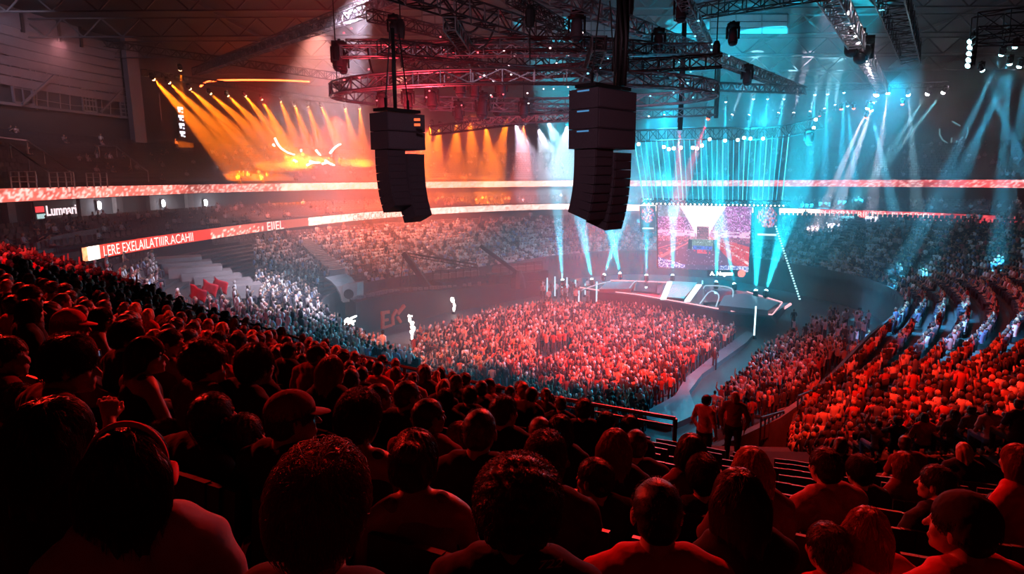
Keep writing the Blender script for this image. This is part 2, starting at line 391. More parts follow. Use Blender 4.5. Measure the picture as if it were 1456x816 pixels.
def col_lower(s, r, x):
    k = hsh(round(s*4)+.3, round(r*6)); b = .8+.5*nz(s*.2, 1.7)
    if x < 128: base = Vector((1.1, .35, .15))*(.6+k)
    elif x < 141: base = Vector((2.6, 2.1, 1.7))
    elif x < 300: base = Vector((.95, .055, .035))*b
    elif x < 375: base = Vector((1.0, .16, .12))*b+(Vector((.9, .7, .6))*k if k > .6+.4*r else Vector((0, 0, 0)))
    elif x < 405: base = Vector((.5, .06, .05))
    elif x < 440: base = Vector((.5, .09, .06))
    elif x < 830: base = Vector((1.5, .75, .62))*(.7+.7*abs(nz(s*.16, 4)))+(Vector((.8, .7, .65))*k if k > .5 else Vector((-.4, -.35, -.3))*k)
    elif x < 1165: base = Vector((1.5, .9, .75))
    elif x < 1340: base = Vector((.75, .05, .07))*b+(Vector((.7, .4, .4))*k if k > .75 else Vector((0, 0, 0)))
    else: base = Vector((.45, .02, .035))*b+(Vector((.5, .1, .1))*k if k > .85 else Vector((0, 0, 0)))
    return tuple(max(.01, c) for c in base)
ru, ru_org, ru_fr = ribbon('led_ribbon_board', RU, 11.4, 12.4, 'long upper red LED ribbon board along the front of the top tier', col_upper)
rl, rl_org, rl_fr = ribbon('led_ribbon_board', RL[5:], 7.2, 8.2, 'lower red and white LED ribbon board with lettering above the lower seats', col_lower)

def text_mesh(body, size=1.0, extrude=0.0, bold=0.0):
    c = bpy.data.curves.new('t', 'FONT'); c.body = body; c.size = size; c.extrude = extrude; c.offset = bold; c.resolution_u = 3
    o = bpy.data.objects.new('t', c); COL.objects.link(o); bpy.context.view_layer.update()
    dg = bpy.context.evaluated_depsgraph_get(); me = bpy.data.meshes.new_from_object(o.evaluated_get(dg))
    bpy.data.objects.remove(o); return me
def ribbon_text(parent, org, fr, body, x0, x1, z0, h, mat, out=.09):
    """lettering wrapped on a ribbon between two picture columns"""
    me = text_mesh(body); co_ = np.array([v.co[:] for v in me.vertices]); lo, hi = co_.min(0), co_.max(0)
    idx = [i for i, p in enumerate(fr) if proj((p.x, p.y, 7.7))[0] > x0 and p.x < 70]; i0 = idx[0]
    idx = [i for i in range(i0, len(fr)) if proj((fr[i].x, fr[i].y, 7.7))[0] < x1]; i1 = idx[-1]
    off = offset(fr, -out)
    for i, v in enumerate(me.vertices):
        u = (co_[i, 0]-lo[0])/(hi[0]-lo[0]); s = i0+(i1-i0)*u; a = int(s); p = off[min(a, len(off)-1)].lerp(off[min(a+1, len(off)-1)], s-a)
        v.co = Vector((p.x-org.x, p.y-org.y, z0+(co_[i, 1]-lo[1])/(hi[1]-lo[1])*h-org.z))
    me.materials.clear(); me.materials.append(mat); me.name = 'lettering'; return tag(new('lettering', me, parent), 'white letters glowing on the red band')
M['led_text'] = emit('led_lettering', (1, .82, .74), 1.9)
M['led_text_red'] = emit('led_lettering_red', (1, .2, .15), 1.0)
ribbon_text(rl, rl_org, rl_fr, 'LERE EXELAILATIIIR.ACAHII', 143, 275, 7.3, .8, M['led_text'])
ribbon_text(rl, rl_org, rl_fr, 'EIIEL', 379, 403, 7.22, .95, M['led_text'])
ribbon_text(rl, rl_org, rl_fr, 'GEIILUCCAN IL EVIEEEE', 500, 590, 7.25, .85, M['led_text_red'])
ribbon_text(rl, rl_org, rl_fr, 'SHEYPAURIURLA EUCUYEU', 1165, 1330, 7.3, .75, M['led_text'])

# ---------------------------------------------------------------- suite level on the left: columns, lamps, sign, low parapet
WS = offset(RU, 3.2)
def wall_panel(name, px0, py0, px1, py1, curve, mat, out=.1, th=.08, **kw):
    a, t = on_curve(px0, py0, curve, out); b, t2 = on_curve(px1, py1, curve, out)
    z0, z1 = min(a.z, b.z), max(a.z, b.z); m = MB(); c = (a+b)/2; L = max(.1, Vector((b.x-a.x, b.y-a.y, 0)).length)
    R = Matrix.Rotation(math.atan2(b.y-a.y, b.x-a.x), 3, 'Z'); m.box((0, 0, 0), (L, th, z1-z0), R)
    return m.build(name, mat, loc=(c.x, c.y, (z0+z1)/2)), c, math.atan2(b.y-a.y, b.x-a.x), L, z1-z0
lampspots = [((137, 292), 'leftmost of the white bulkhead lamps on the suite wall, nearest the lit sign'), ((229, 289), 'middle one of the three white bulkhead lamps on the suite wall'), ((290, 288), 'white bulkhead lamp on the suite wall farthest from the lit sign')]
for (x, y), lb in lampspots:
    p, t = on_curve(x, y, WS, .3); e = empty('wall_lamp', p, math.atan2(t.y, t.x), lb, 'lamp', 'white wall lamps of the suite level')
    b = MB(); b.box((0, .12, 0), (.5, .15, .9)); b.build('housing', M['black'], e)
    g = MB(); g.lathe([(0, -.42), (.16, -.3), (.2, 0), (.16, .3), (0, .42)], 8); g.build('glass_globe', M['white_lamp'], e, smooth=True)
    ld = bpy.data.lights.new('wall_lamp_light', 'POINT'); ld.energy = 260; ld.color = (.95, .9, 1); ld.shadow_soft_size = .2; lo = new('wall_lamp_light', ld, None, p-Vector((-t.y, t.x, 0))*.8)
for i, x in enumerate((8, 112, 165, 213, 268)):
    p, t = on_curve(x, 300, WS, .25); c = MB(); c.box((0, 0, 0), (.9, .5, 3.5), Matrix.Rotation(math.atan2(t.y, t.x), 3, 'Z')); tag(c.build('trim_column', M['panel'] if i == 0 else M['concrete_light'], loc=(p.x, p.y, 10.2)), kind='structure')
# lit sign on the suite wall
p, t = on_curve(70, 300, WS, .6); ang = math.atan2(t.y, t.x)
sg = empty('wall_sign', p, ang, 'dark wall sign with glowing white and red lettering beside a small red panel', 'sign')
b = MB(); b.box((0, 0, 0), (5.6, .15, 2.2)); b.build('sign_board', M['black'], sg)
me = text_mesh('Lumnari', 1.25, .02, .02); me.materials.clear(); me.materials.append(emit('sign_white', (1, .75, .8), 1.6)); new('lettering', me, sg, (-1.5, -.14, -.35), (PI/2, 0, 0))
b = MB(); b.box((-2.2, -.12, .25), (1.0, .06, .5)); b.build('red_panel', emit('sign_red', (1, .05, .06), 1.5), sg)
b = MB(); b.box((-2.1, -.12, -.35), (1.0, .06, .4)); b.build('white_panel', emit('sign_pale', (.6, .9, .9), .9), sg)
# curved parapet below the sign
q = [on_curve(x, y, offset(RL, o_), 0)[0] for x, y, o_ in ((48, 346, 1.0), (75, 336, 1.8), (110, 329, 2.4), (158, 321, 3.0))]
pp = resample([(v_.x, v_.y, v_.z) for v_ in q], .5); tp = MB(); n_ = len(pp)
vv = [(v_.x, v_.y, v_.z) for v_ in pp]+[(v_.x, v_.y, v_.z-1.6) for v_ in pp]
o = new('parapet_wall', npmesh('parapet_wall', vv, [(i, i+1, n_+i+1, n_+i) for i in range(n_-1)], [M['concrete_light']])); sm = o.modifiers.new('s', 'SOLIDIFY'); sm.thickness = .18
tag(o, 'curved grey parapet in front of the suite seats below the lit sign', 'parapet')

# ---------------------------------------------------------------- mezzanine on the upper left wall
def wallbar(m, pts, curve, out, w, base=None):
    P = [on_curve(x, y, curve, out)[0] for x, y in pts]
    for a, b in zip(P, P[1:]): m.bar(a, b, w)
    return P
me_ = MB(); wallbar(me_, [(-40, 142), (0, 147), (60, 154), (110, 160), (165, 166), (222, 172)], W, .5, .28); tag(me_.build('mezzanine_slab_edge', M['panel']), 'pale slab edge running below the mezzanine windows', 'ledge')
me_ = MB(); wallbar(me_, [(-40, 68), (0, 75), (60, 87), (110, 99), (170, 109), (232, 121)], W, .5, .22); tag(me_.build('mezzanine_header_beam', M['panel']), 'long header beam above the mezzanine windows', 'beam')
def window_frame(x0, x1, y0, y1, nx, ny, label, w=.12, mat='rail'):
    a, t = on_curve(x0, y0, W, .6); b_, _ = on_curve(x1, y0, W, .6); c, _ = on_curve(x0, y1, W, .6); d, _ = on_curve(x1, y1, W, .6)
    ztop, zbot = (a.z+b_.z)/2, (c.z+d.z)/2; A = Vector((a.x, a.y, 0)); B = Vector((b_.x, b_.y, 0)); o = empty('window_frame', (a.x, a.y, zbot), 0, label, 'window'); m = MB(); org = Vector((a.x, a.y, zbot))
    for i in (0, 1): q = A.lerp(B, i); m.bar(Vector((q.x, q.y, zbot))-org, Vector((q.x, q.y, ztop))-org, w*1.6)
    for z in (zbot, ztop): m.bar(Vector((A.x, A.y, z))-org, Vector((B.x, B.y, z))-org, w*1.6)
    m.build('outer_frame', M[mat], o); m = MB()
    for i in range(1, nx): q = A.lerp(B, i/nx); m.bar(Vector((q.x, q.y, zbot))-org, Vector((q.x, q.y, ztop))-org, w)
    for i in range(1, ny): z = zbot+(ztop-zbot)*i/ny; m.bar(Vector((A.x, A.y, z))-org, Vector((B.x, B.y, z))-org, w)
    if nx > 1 or ny > 1: m.build('muntins', M[mat], o)
    m = MB(); q = (A+B)/2; dd = (B-A); m.box(Vector((q.x, q.y, (zbot+ztop)/2))-org+Vector((-dd.y, dd.x, 0)).normalized()*.2, (dd.length, .05, ztop-zbot), Matrix.Rotation(math.atan2(dd.y, dd.x), 3, 'Z')); m.build('glass_pane', M['dark_glass'], o)
    return o
M['dark_glass'] = solid('dark_window_glass', (.03, .03, .04), .15)
M['whiteframe'] = solid('white_window_frame', (.75, .72, .78), .5)
window_frame(108, 127, 119, 158, 4, 5, 'small gridded mezzanine window left of the ladder-like frame', .1)
window_frame(163, 177, 126, 166, 2, 7, 'ladder-like mezzanine window frame with close cross bars', .1)
window_frame(201, 219, 131, 171, 1, 1, 'tall white-framed mezzanine window nearest the orange beams', .2, 'whiteframe')
window_frame(4, 32, 84, 146, 2, 3, 'wide dark mezzanine window near the picture edge', .12, 'panel')
def brace(a, b, label):
    m = MB(); wallbar(m, [a, b], W, 1.2, .2); tag(m.build('diagonal_brace', M['panel']), label, 'brace')
brace((16, 148), (62, 108), 'pale diagonal brace beside the wide mezzanine window'); brace((131, 160), (164, 128), 'thin diagonal brace between the two gridded windows')
for i, (x, y) in enumerate(((45, 112), (92, 118), (150, 125), (190, 130))):
    pass
m = MB(); 
for x in (44, 60, 78, 92, 138, 150, 186, 194): wallbar(m, [(x, 82+x*.2), (x+3, 151+x*.1)], W, .45, .10)
for dy in (12, 26, 44): wallbar(m, [(40, 96+dy), (100, 106+dy), (195, 122+dy*.8)], W, .45, .06)
tag(m.build('mezzanine_railing', M['rail']), 'thin metal railing and posts along the mezzanine', 'railing')
# louvred panel
lp = empty('louvred_wall_panel', on_curve(80, 100, W, .6)[0], 0, 'big pale louvred wall panel high on the left', 'wall panel'); org = lp.location.copy()
PC = [on_curve(x, 100, W, .7)[0] for x in (-30, 0, 30, 60, 90, 120, 150, 166)]
for i in range(7):
    z0 = 22.3+i*.98; m = MB()
    for a, b in zip(PC, PC[1:]):
        c = (a+b)/2; d = b-a; d.z = 0; m.box(Vector((c.x, c.y, z0+.45))-org, (d.length+.02, .08, .86), Matrix.Rotation(math.atan2(d.y, d.x), 3, 'Z') @ Matrix.Rotation(.10, 3, 'X'))
    m.build('slat', M['panel'], lp)
# teal window band on top of the panel with dark frames
tb = empty('clerestory_window', on_curve(50, 30, W, .8)[0], 0, 'teal lit clerestory window band under the roof, top left', 'window'); org = tb.location.copy()
PC = [on_curve(x, 60, W, .9)[0] for x in (-30, 23, 75, 106)]
for a, b in zip(PC, PC[1:]):
    c = (a+b)/2; d = b-a; d.z = 0; L = d.length; R = Matrix.Rotation(math.atan2(d.y, d.x), 3, 'Z')
    m = MB(); m.box(Vector((c.x, c.y, 29.0))-org, (L-.5, .06, 1.9), R); m.build('pane', M['panel'], tb)
    m = MB(); d.normalize()
    for e_ in (a, b): m.box(Vector((e_.x, e_.y, 29.0))-org, (.35, .2, 2.4), R)
    m.build('frame_post', M['black'], tb)
# vertical lit sign beside the orange beams
p, t = on_curve(251, 172, W, 1.0); e = empty('vertical_light_sign', p, math.atan2(t.y, t.x), 'narrow vertical sign of stacked white lit squares beside the amber beams', 'sign')
b = MB(); b.box((0, .1, 0), (1.0, .12, 4.4)); b.build('sign_board', M['black'], e)
for k in range(4):
    z = 1.6-k*1.05; b = MB(); b.box((0, 0, z), (.75, .06, .34)); b.box((-.18+.1*(k % 2), 0, z-.35), (.3, .06, .34)); b.box((.24, 0, z-.5), (.2, .06, .2)); b.build('lit_square', emit('sign_lit', (.9, .85, 1), 2.5), e)
# red neon arc under the roof on the far left wall
q = [on_curve(x, y, W, 2.5)[0] for x, y in ((268, 125), (274, 120), (283, 117.5), (300, 116.3), (330, 115.8), (370, 116.2), (400, 117), (428, 118.5))]
tb_ = MB(); tb_.tube(resample([tuple(v_) for v_ in q], .6), .13, 6); e = tag(tb_.build('neon_tube', M['neon_red'], smooth=True), 'curved red neon tube glowing high on the far wall above the amber beams', 'neon light')
# corner column between left wall and far wall
for x, w_, mt in ((176, 1.6, 'panel'), (196, 2.6, 'wall')):
    p, t = on_curve(x, 90, W, 1.2); c = MB(); c.box((0, 0, 0), (w_, .8, 13), Matrix.Rotation(math.atan2(t.y, t.x), 3, 'Z')); tag(c.build('trim_pilaster', M[mt], loc=(p.x, p.y, 23.5)), kind='structure')

# railings of the upper bowl stairs (handrails)
def handrail(pxs, z_of, label, w=.09, posts=True):
    P = [at(x, y, Y) for x, y, Y in pxs]; o = empty('handrail', P[0], 0, label, 'handrail'); m = MB(); m.tube([p-P[0] for p in P], w/2+.02, 6); m.build('rail', M['rail'], o)
    for i, p in enumerate(P): q = MB(); q.bar(p-P[0], p-P[0]-Vector((0, 0, 1.0)), .05); q.build('post', M['rail'], o)
handrail([(-20, 193, 50), (38, 200, 52), (62, 215, 51), (100, 244, 49)], 0, 'leftmost long bent handrail in the upper stand')
handrail([(14, 205, 49), (40, 224, 48), (68, 243, 47)], 0, 'shorter straight handrail below the leftmost bent one')
handrail([(140, 207, 62), (165, 208, 62), (185, 224, 60), (210, 243, 58)], 0, 'bent handrail in the upper stand nearest the amber beams')
def guard(x0, x1, y0, y1, Y, label):
    a, b = at(x0, y0, Y), at(x1, y0, Y); zt, zb = a.z, at(x0, y1, Y).z; o = empty('guard_rail', (a.x, a.y, zb), 0, label, 'guard rail'); org = o.location.copy(); m = MB()
    for i in range(4): q = a.lerp(b, i/3); m.bar(Vector((q.x, q.y, zb))-org, Vector((q.x, q.y, zt))-org, .07)
    m.build('posts', M['rail'], o); m = MB()
    for k in range(3): z = zt-(zt-zb)*k*.3; m.bar(Vector((a.x, a.y, z))-org, Vector((b.x, a.y+(b.y-a.y), z))-org, .05)
    m.build('rails', M['rail'], o)
guard(14, 50, 244, 268, 44, 'leftmost square guard rail above the upper LED ribbon')
guard(69, 104, 245, 268, 47, 'middle square guard rail above the upper LED ribbon'); guard(122, 151, 246, 267, 50, 'square guard rail above the upper LED ribbon beside the stairs')
# illegible lit sign of white strokes on the far left tier
sc_ = empty('illegible_lit_sign', on_curve(430, 215, RU, 0)[0], 0, 'jagged white glowing strokes hanging in the amber haze', 'light sculpture'); org = sc_.location.copy()
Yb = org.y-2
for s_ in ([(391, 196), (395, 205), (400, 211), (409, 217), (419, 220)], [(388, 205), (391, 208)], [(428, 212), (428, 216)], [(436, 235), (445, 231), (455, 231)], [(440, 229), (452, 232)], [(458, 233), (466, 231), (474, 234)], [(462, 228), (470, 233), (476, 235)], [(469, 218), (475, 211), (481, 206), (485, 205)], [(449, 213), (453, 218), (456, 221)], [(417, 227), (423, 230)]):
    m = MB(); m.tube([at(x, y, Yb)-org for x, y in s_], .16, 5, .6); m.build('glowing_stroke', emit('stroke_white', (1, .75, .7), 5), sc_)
# emblem and red clock on the right wall
cl = empty('digital_clock', on_curve(1350, 224, W, .8)[0], 0, 'small red digital clock on the dark right wall', 'clock')
p, t = on_curve(1350, 224, W, .8); cl.rotation_euler.z = math.atan2(t.y, t.x)
b = MB(); b.box((0, .1, 0), (3.4, .1, 1.4)); b.build('clock_case', M['black'], cl)
me = text_mesh('1:28', 1.4, .01, .02); me.materials.clear(); me.materials.append(M['led_red']); new('digits', me, cl, (-1.5, -.02, -.45), (PI/2, 0, 0))
p, t = on_curve(1356, 190, W, .7); em = empty('wall_emblem', p, math.atan2(t.y, t.x), 'faint horned outline emblem above the red clock on the right wall', 'emblem'); R_ = em.matrix_world
Mi = Matrix.Rotation(-math.atan2(t.y, t.x), 3, 'Z')
for s_ in ([(1338, 183), (1338, 192), (1342, 199), (1349, 204)], [(1378, 181), (1378, 189), (1375, 197)], [(1355, 196), (1354, 212)], [(1362, 200), (1359, 207)], [(1371, 195), (1365, 202)], [(1356, 173), (1367, 179)]):
    m = MB(); m.tube([Mi @ (on_curve(x, y, W, .7)[0]-p) for x, y in s_], .12, 5); m.build('emblem_stroke', emit('emblem_line', (.3, .75, .85), .35), em)
# ---------------------------------------------------------------- trusses
def truss_parts(o, pts, w, mat, seg=None, closed=False, r=.045, h=None, tri=False):
    """box truss along a polyline: four chords and zig-zag lacing"""
    h = h or w; N = len(pts); fr = []
    for i, p in enumerate(pts):
        if closed: d = pts[(i+1) % N]-pts[i-1]
        else: d = pts[min(i+1, N-1)]-pts[max(i-1, 0)]
        d.normalize(); u = d.cross(Vector((0, 0, 1))); 
        if u.length < .05: u = Vector((1, 0, 0))
        u.normalize(); v = u.cross(d); fr.append([p+u*(a*w/2)+v*(b*h/2) for a, b in ((-1, -1), (1, -1), (1, 1), (-1, 1))])
    if closed: fr.append(fr[0])
    for c in range(4):
        m = MB(); m.tube([f_[c] for f_ in fr], r, 5); m.build('chord', mat, o)
    m = MB()
    for i in range(len(fr)-1):
        for c in range(4):
            e_ = (c+1) % 4; m.bar(fr[i][c], fr[i+1][e_] if i % 2 else fr[i+1][c], r*1.1) if False else None
            if i % 2: m.bar(fr[i][c], fr[i+1][e_], r*1.2)
            else: m.bar(fr[i][e_], fr[i+1][c], r*1.2)
            m.bar(fr[i][c], fr[i][e_], r*1.1)
    m.build('lacing', mat, o)
def truss(a, b, w, label, mat='darksteel', group=None, r=.045, seg=None, name='lighting_truss'):
    a, b = Vector(a), Vector(b); L = (b-a).length; n = max(3, int(L/(seg or w*1.3))); o = empty(name, a, 0, label, 'truss', group)
    truss_parts(o, [a.lerp(b, i/n)-a for i in range(n+1)], w, M[mat], r=r); return o
def truss_path(pts, w, label, mat='darksteel', closed=False, r=.045, name='lighting_truss'):
    o = empty(name, pts[0], 0, label, 'truss'); truss_parts(o, [p-pts[0] for p in pts], w, M[mat], closed=closed, r=r); return o
def ring(cx, cy, z, rx, ry, n, rot=0, tilt=0):
    return [Vector((cx+rx*math.cos(2*PI*i/n)*math.cos(rot)-ry*math.sin(2*PI*i/n)*math.sin(rot), cy+rx*math.cos(2*PI*i/n)*math.sin(rot)+ry*math.sin(2*PI*i/n)*math.cos(rot), z+tilt*math.cos(2*PI*i/n))) for i in range(n)]
ZT = 20.0
truss(atz(430, -60, ZT), atz(905, 92, ZT), .75, 'wide dark truss slanting from the top edge to the middle of the rig')
truss(atz(700, -40, ZT+.6), atz(1142, 130, ZT), .6, 'blue-lit truss slanting down to the right of the rig', 'steel')
truss(atz(962, 22, 22.5), atz(1230, -22, 22.5), .7, 'dark truss across the very top above the blue-lit roof')
truss(atz(278, 102, 22.3), atz(690, -45, 22.3), .55, 'lower one of the two red-lit parallel trusses, upper left', 'steel', 'pair of red-lit parallel trusses')
truss(atz(290, 96, 23.6), atz(668, -50, 23.6), .55, 'upper one of the two red-lit parallel trusses, upper left', 'steel', 'pair of red-lit parallel trusses')
truss(at(150, 62, 78), at(500, 112, 62), .7, 'long dim truss across the far left under the roof')
truss(at(1178, -14, 31), at(1256, 128, 70), .9, 'truss lined with small white lamps running away at the upper right', 'steel')
truss(at(1262, -30, 33), at(1296, 78, 52), 1.3, 'thick dark truss hanging beside the lamp-lined truss', 'darksteel')
truss(at(1385, 38, 42), at(1530, 22, 40), 1.4, 'dark truss in the top right corner above the five cyan lamps', 'darksteel')
truss(at(1386, 52, 42), at(1530, 48, 40), 1.0, 'lower dark truss in the top right corner', 'darksteel')
truss_path(ring(.8, 35.5, 17.6, 10.2, 5.4, 44, .05), .62, 'large oval lighting truss hanging in the middle of the rig', 'steel', True)
truss_path(ring(1.5, 35.5, 19.3, 7.2, 4.0, 34), .55, 'smaller oval truss nested above the large one', 'darksteel', True)
truss((-6, 30, 18.9), (9, 38, 18.9), .6, 'dark cross truss running diagonally through the oval trusses', 'darksteel')
truss((-7.5, 37, 18.4), (10, 31, 18.4), .55, 'second dark cross truss crossing the diagonal one', 'darksteel')
truss((3.5, 26, 18.2), (4.5, 42, 18.2), .55, 'short dark truss running towards the stage inside the ovals', 'darksteel')
truss((-2.5, 27, 19.2), (-1.5, 42, 19.2), .5, 'short dark truss left of the speaker hang inside the ovals', 'darksteel')
truss(at(612, 186, 47), at(905, 150, 44), .6, 'low dark truss with hanging lamps behind the big speaker hang', 'darksteel')
truss(at(900, 118, 40), at(1135, 128, 50), .5, 'blue-lit truss right of the oval trusses', 'steel')
pth = resample([tuple(at(x, y, 64)) for x, y in ((896, 194), (960, 191), (1020, 190), (1080, 190), (1130, 184), (1166, 174))], .9)
truss_path(pth, 1.1, 'long bowed dark truss above the big screen', 'darksteel', r=.06)
hd = truss(at(912, 286, 71), at(1122, 290, 71), .6, 'straight header truss with small white lamps along the top of the screen', 'black', r=.07)
far_o = resample([tuple(at(x, y, Y)) for x, y, Y in ((205, 103, 66), (260, 112, 74), (350, 124, 82), (430, 138, 88), (520, 147, 92), (600, 152, 96))], 1.5)
truss_path(far_o, .6, 'far left truss carrying the row of amber beam lights', 'darksteel', r=.05)
far_c = resample([tuple(at(x, y, Y)) for x, y, Y in ((905, 136, 98), (1000, 132, 98), (1100, 126, 96), (1210, 124, 90), (1350, 120, 80))], 1.5)
truss_path(far_c, .6, 'far truss carrying the row of cyan beam lights', 'darksteel', r=.05)
for i, (a_, b_, w_, mt) in enumerate((((-8, 31, 18.9), (10, 33, 19.3), .5, 'steel'), ((-9, 36, 20.2), (10, 39, 20.4), .5, 'darksteel'), ((-5, 40, 17.4), (8, 41, 17.2), .5, 'steel'), ((0, 28, 20.5), (7, 42, 20.5), .45, 'darksteel'), ((-7, 33, 21), (2, 44, 21), .5, 'darksteel'), ((6, 26, 21.2), (12, 40, 20.8), .5, 'steel'), ((-3, 42, 16.6), (12, 38, 16.8), .45, 'steel'))):
    truss(a_, b_, w_, ('thin silver truss crossing the front of the oval trusses', 'dark truss high across the back of the ovals', 'silver truss low behind the oval trusses', 'dark truss running backwards right of the middle of the ovals', 'highest dark truss left of the middle of the ovals', 'silver truss at the right end of the ovals', 'silver truss just below the right back of the large oval')[i], mt, r=.035)
# hangers for the rig
for i, (x, y, z) in enumerate(((-9.2, 34.5, 17.9), (10.8, 34.5, 17.9), (.8, 41.6, 17.9), (.8, 27.4, 17.9), (-5, 30, 18), (7, 40, 18), (-3, 39, 19), (5, 28, 18.5))):
    m = MB(); m.tube([(0, 0, 0), (0, 0, 30-z)], .03, 5); h = m.build('hanger_cable', M['cable'], loc=(x, y, z)); tag(h, 'thin hanging cable holding the oval lighting trusses', 'cable', 'hanger cables of the oval trusses')
    c = MB(); c.lathe([(0, 1.2), (.16, 1.25), (.2, 1.5), (.2, 1.9), (.12, 2.1), (0, 2.1)], 8); c.build('chain_motor', M['black'], h)

for i in range(84):  # glowing beads scattered through the rig to paint its glints, not real lamps
    c_ = i % 3; x = random.uniform(*((-8.5, 0), (-1.5, 4.5), (3, 11))[c_]); y = random.uniform(29, 41); z = random.uniform(17.0, 20.2); m = MB(); m.lathe([(0, -.04), (.045, -.02), (.045, .02), (0, .04)], 6)
    tag(m.build('rig_glint', M[('glint_red', 'glint_white', 'glint_cyan')[c_]], loc=(x, y, z)), ('tiny red', 'tiny white', 'tiny cyan')[c_]+' glowing bead put in as a glint among the oval trusses', 'lamp', ('tiny red', 'tiny white', 'tiny cyan')[c_]+' glint beads among the oval trusses')

# roof girders
gl = 'roof girder spanning under the dark roof'
for i, Y in enumerate((48, 58, 68, 79, 91, 103)):
    o = empty('roof_girder', (-60, Y, 28.4), 0, gl, 'girder', 'parallel roof girders'); m = MB(); m.box((67, 0, .9), (140, .3, .12)); m.box((67, 0, -.9), (140, .3, .12)); m.build('flanges', M['girder'], o)
    m = MB()
    for k in range(0, 140, 4): m.bar((k, 0, -.9), (k+2, 0, .9), .12); m.bar((k+2, 0, .9), (k+4, 0, -.9), .12)
    m.build('web_bracing', M['girder'], o)
for i, X in enumerate((-30, -15, 0, 16, 32, 48)):
    m = MB(); m.box((0, 40, 0), (.25, 90, .35)); tag(m.build('roof_purlin', M['girder'], loc=(X, 35, 29.7)), 'long roof purlin running away towards the far wall', 'beam', 'roof purlins')
# pale roof panels above the rig
for i, (x0, y0, x1, y1, z, lb) in enumerate(((742, 18, 800, 52, 26, 'pale blue-lit roof panel in the middle of the rig, left one'), (822, 30, 878, 66, 26, 'pale blue-lit gridded roof panel behind the dark speaker cable'), (600, -10, 655, 34, 26, 'dim curved grey roof panel near the top edge'), (1010, 20, 1120, 48, 27, 'blue-lit roof panel right of the rig'))):
    a, b = atz(x0, y1, z), atz(x1, y1, z); c = at(x1, y0, a.y-8); d = at(x0, y0, a.y-8); cc = (a+b+c+d)/4; m = MB(); P = [p-cc for p in (a, b, c, d)]; m.add(P+[p+Vector((0, 0, .15)) for p in P], [(0, 1, 2, 3), (7, 6, 5, 4), (0, 4, 5, 1), (1, 5, 6, 2), (2, 6, 7, 3), (3, 7, 4, 0)])
    o = tag(empty('roof_panel', cc), lb, 'panel'); m.build('sheet', M['panel'], o); m = MB()
    for k in range(4): m.bar(P[0].lerp(P[1], k/3), P[3].lerp(P[2], k/3), .12); m.bar(P[0].lerp(P[3], k/3), P[1].lerp(P[2], k/3), .12)
    m.build('frame_grid', M['black'], o)
# drooping cables
for i, (x0, y0, x1, y1, dip, Y, lb) in enumerate(((522, 62, 566, 60, 50, 33, 'looped black cable hanging above the left speaker hang'), (640, 12, 690, 20, 30, 30, 'drooping black cable near the wide slanting truss'), (655, 30, 705, 34, 38, 31, 'second drooping black cable below the first one'), (560, -5, 640, -6, 18, 28, 'slack black cable at the top edge'))):
    P = [at(x0+(x1-x0)*t, y0+(y1-y0)*t+dip*(1-(2*t-1)**(4 if i == 0 else 2)), Y) for t in [k/14 for k in range(15)]]; m = MB(); m.tube([p-P[0] for p in P], .05, 6); tag(m.build('drooping_cable', M['cable'], loc=P[0], smooth=True), lb, 'cable')

# ---------------------------------------------------------------- moving head lights
HEADS = {}
def fixture_meshes(lensmat):
    if lensmat in HEADS: return HEADS[lensmat]
    b = MB(); b.box((0, 0, .34), (.34, .34, .16)); b.box((0, 0, .44), (.08, .08, .1))
    y = MB(); y.box((-.21, 0, .08), (.05, .12, .42)); y.box((.21, 0, .08), (.05, .12, .42)); y.box((0, 0, .26), (.46, .14, .06))
    h = MB(); h.lathe([(0, .24), (.12, .22), (.16, .1), (.15, -.06), (.18, -.2), (.17, -.24), (0, -.24)], 12)
    l = MB(); l.lathe([(0, -.242), (.165, -.245), (.155, -.30), (.10, -.36), (0, -.385)], 12)
    HEADS[lensmat] = tuple(x.mesh(n, M[mt], True) for x, n, mt in ((b, 'base', 'black'), (y, 'yoke', 'black'), (h, 'head', 'grill2'), (l, 'lens', lensmat))); return HEADS[lensmat]
NLIGHT = 0
def beam(pos, target, col, power, angle, lens, label, group=None, blend=.35, scale=1.0, up=False, light=True, soft=.12):
    global NLIGHT
    pos, target = Vector(pos), Vector(target); d = (target-pos).normalized(); o = empty('moving_light', pos, 0, label, 'stage light', group); o.scale = (scale,)*3
    mb, my, mh, ml = fixture_meshes(lens); q = d.to_track_quat('-Z', 'Y').to_euler(); 
    bb = new('base', mb, o, rot=(PI, 0, 0) if up else (0, 0, 0)); new('yoke', my, o, rot=(PI, 0, 0) if up else (0, 0, 0)); hh = new('head', mh, o); hh.rotation_euler = q; ll = new('lens', ml, hh)
    if light:
        l = bpy.data.lights.new('stage_light_beam', 'SPOT'); l.energy = power; l.color = col; l.spot_size = math.radians(angle); l.spot_blend = blend; l.shadow_soft_size = soft
        lo = new('stage_light_beam', l, None, pos+d*(.45*scale)); lo.rotation_euler = q; NLIGHT += 1
    return o
def wash(pos, target, col, power, angle, blend=.6, soft=.4):  # spot without a fixture, unseen itself
    l = bpy.data.lights.new('unseen_wash', 'SPOT'); l.energy = power; l.color = col; l.spot_size = math.radians(angle); l.spot_blend = blend; l.shadow_soft_size = soft
    lo = new('unseen_wash', l, None, pos); lo.rotation_euler = (Vector(target)-Vector(pos)).to_track_quat('-Z', 'Y').to_euler(); return lo

OR = (1, .17, .005); CY = (.02, .50, .80); WH = (.85, .9, 1); PK = (1, .45, .45)
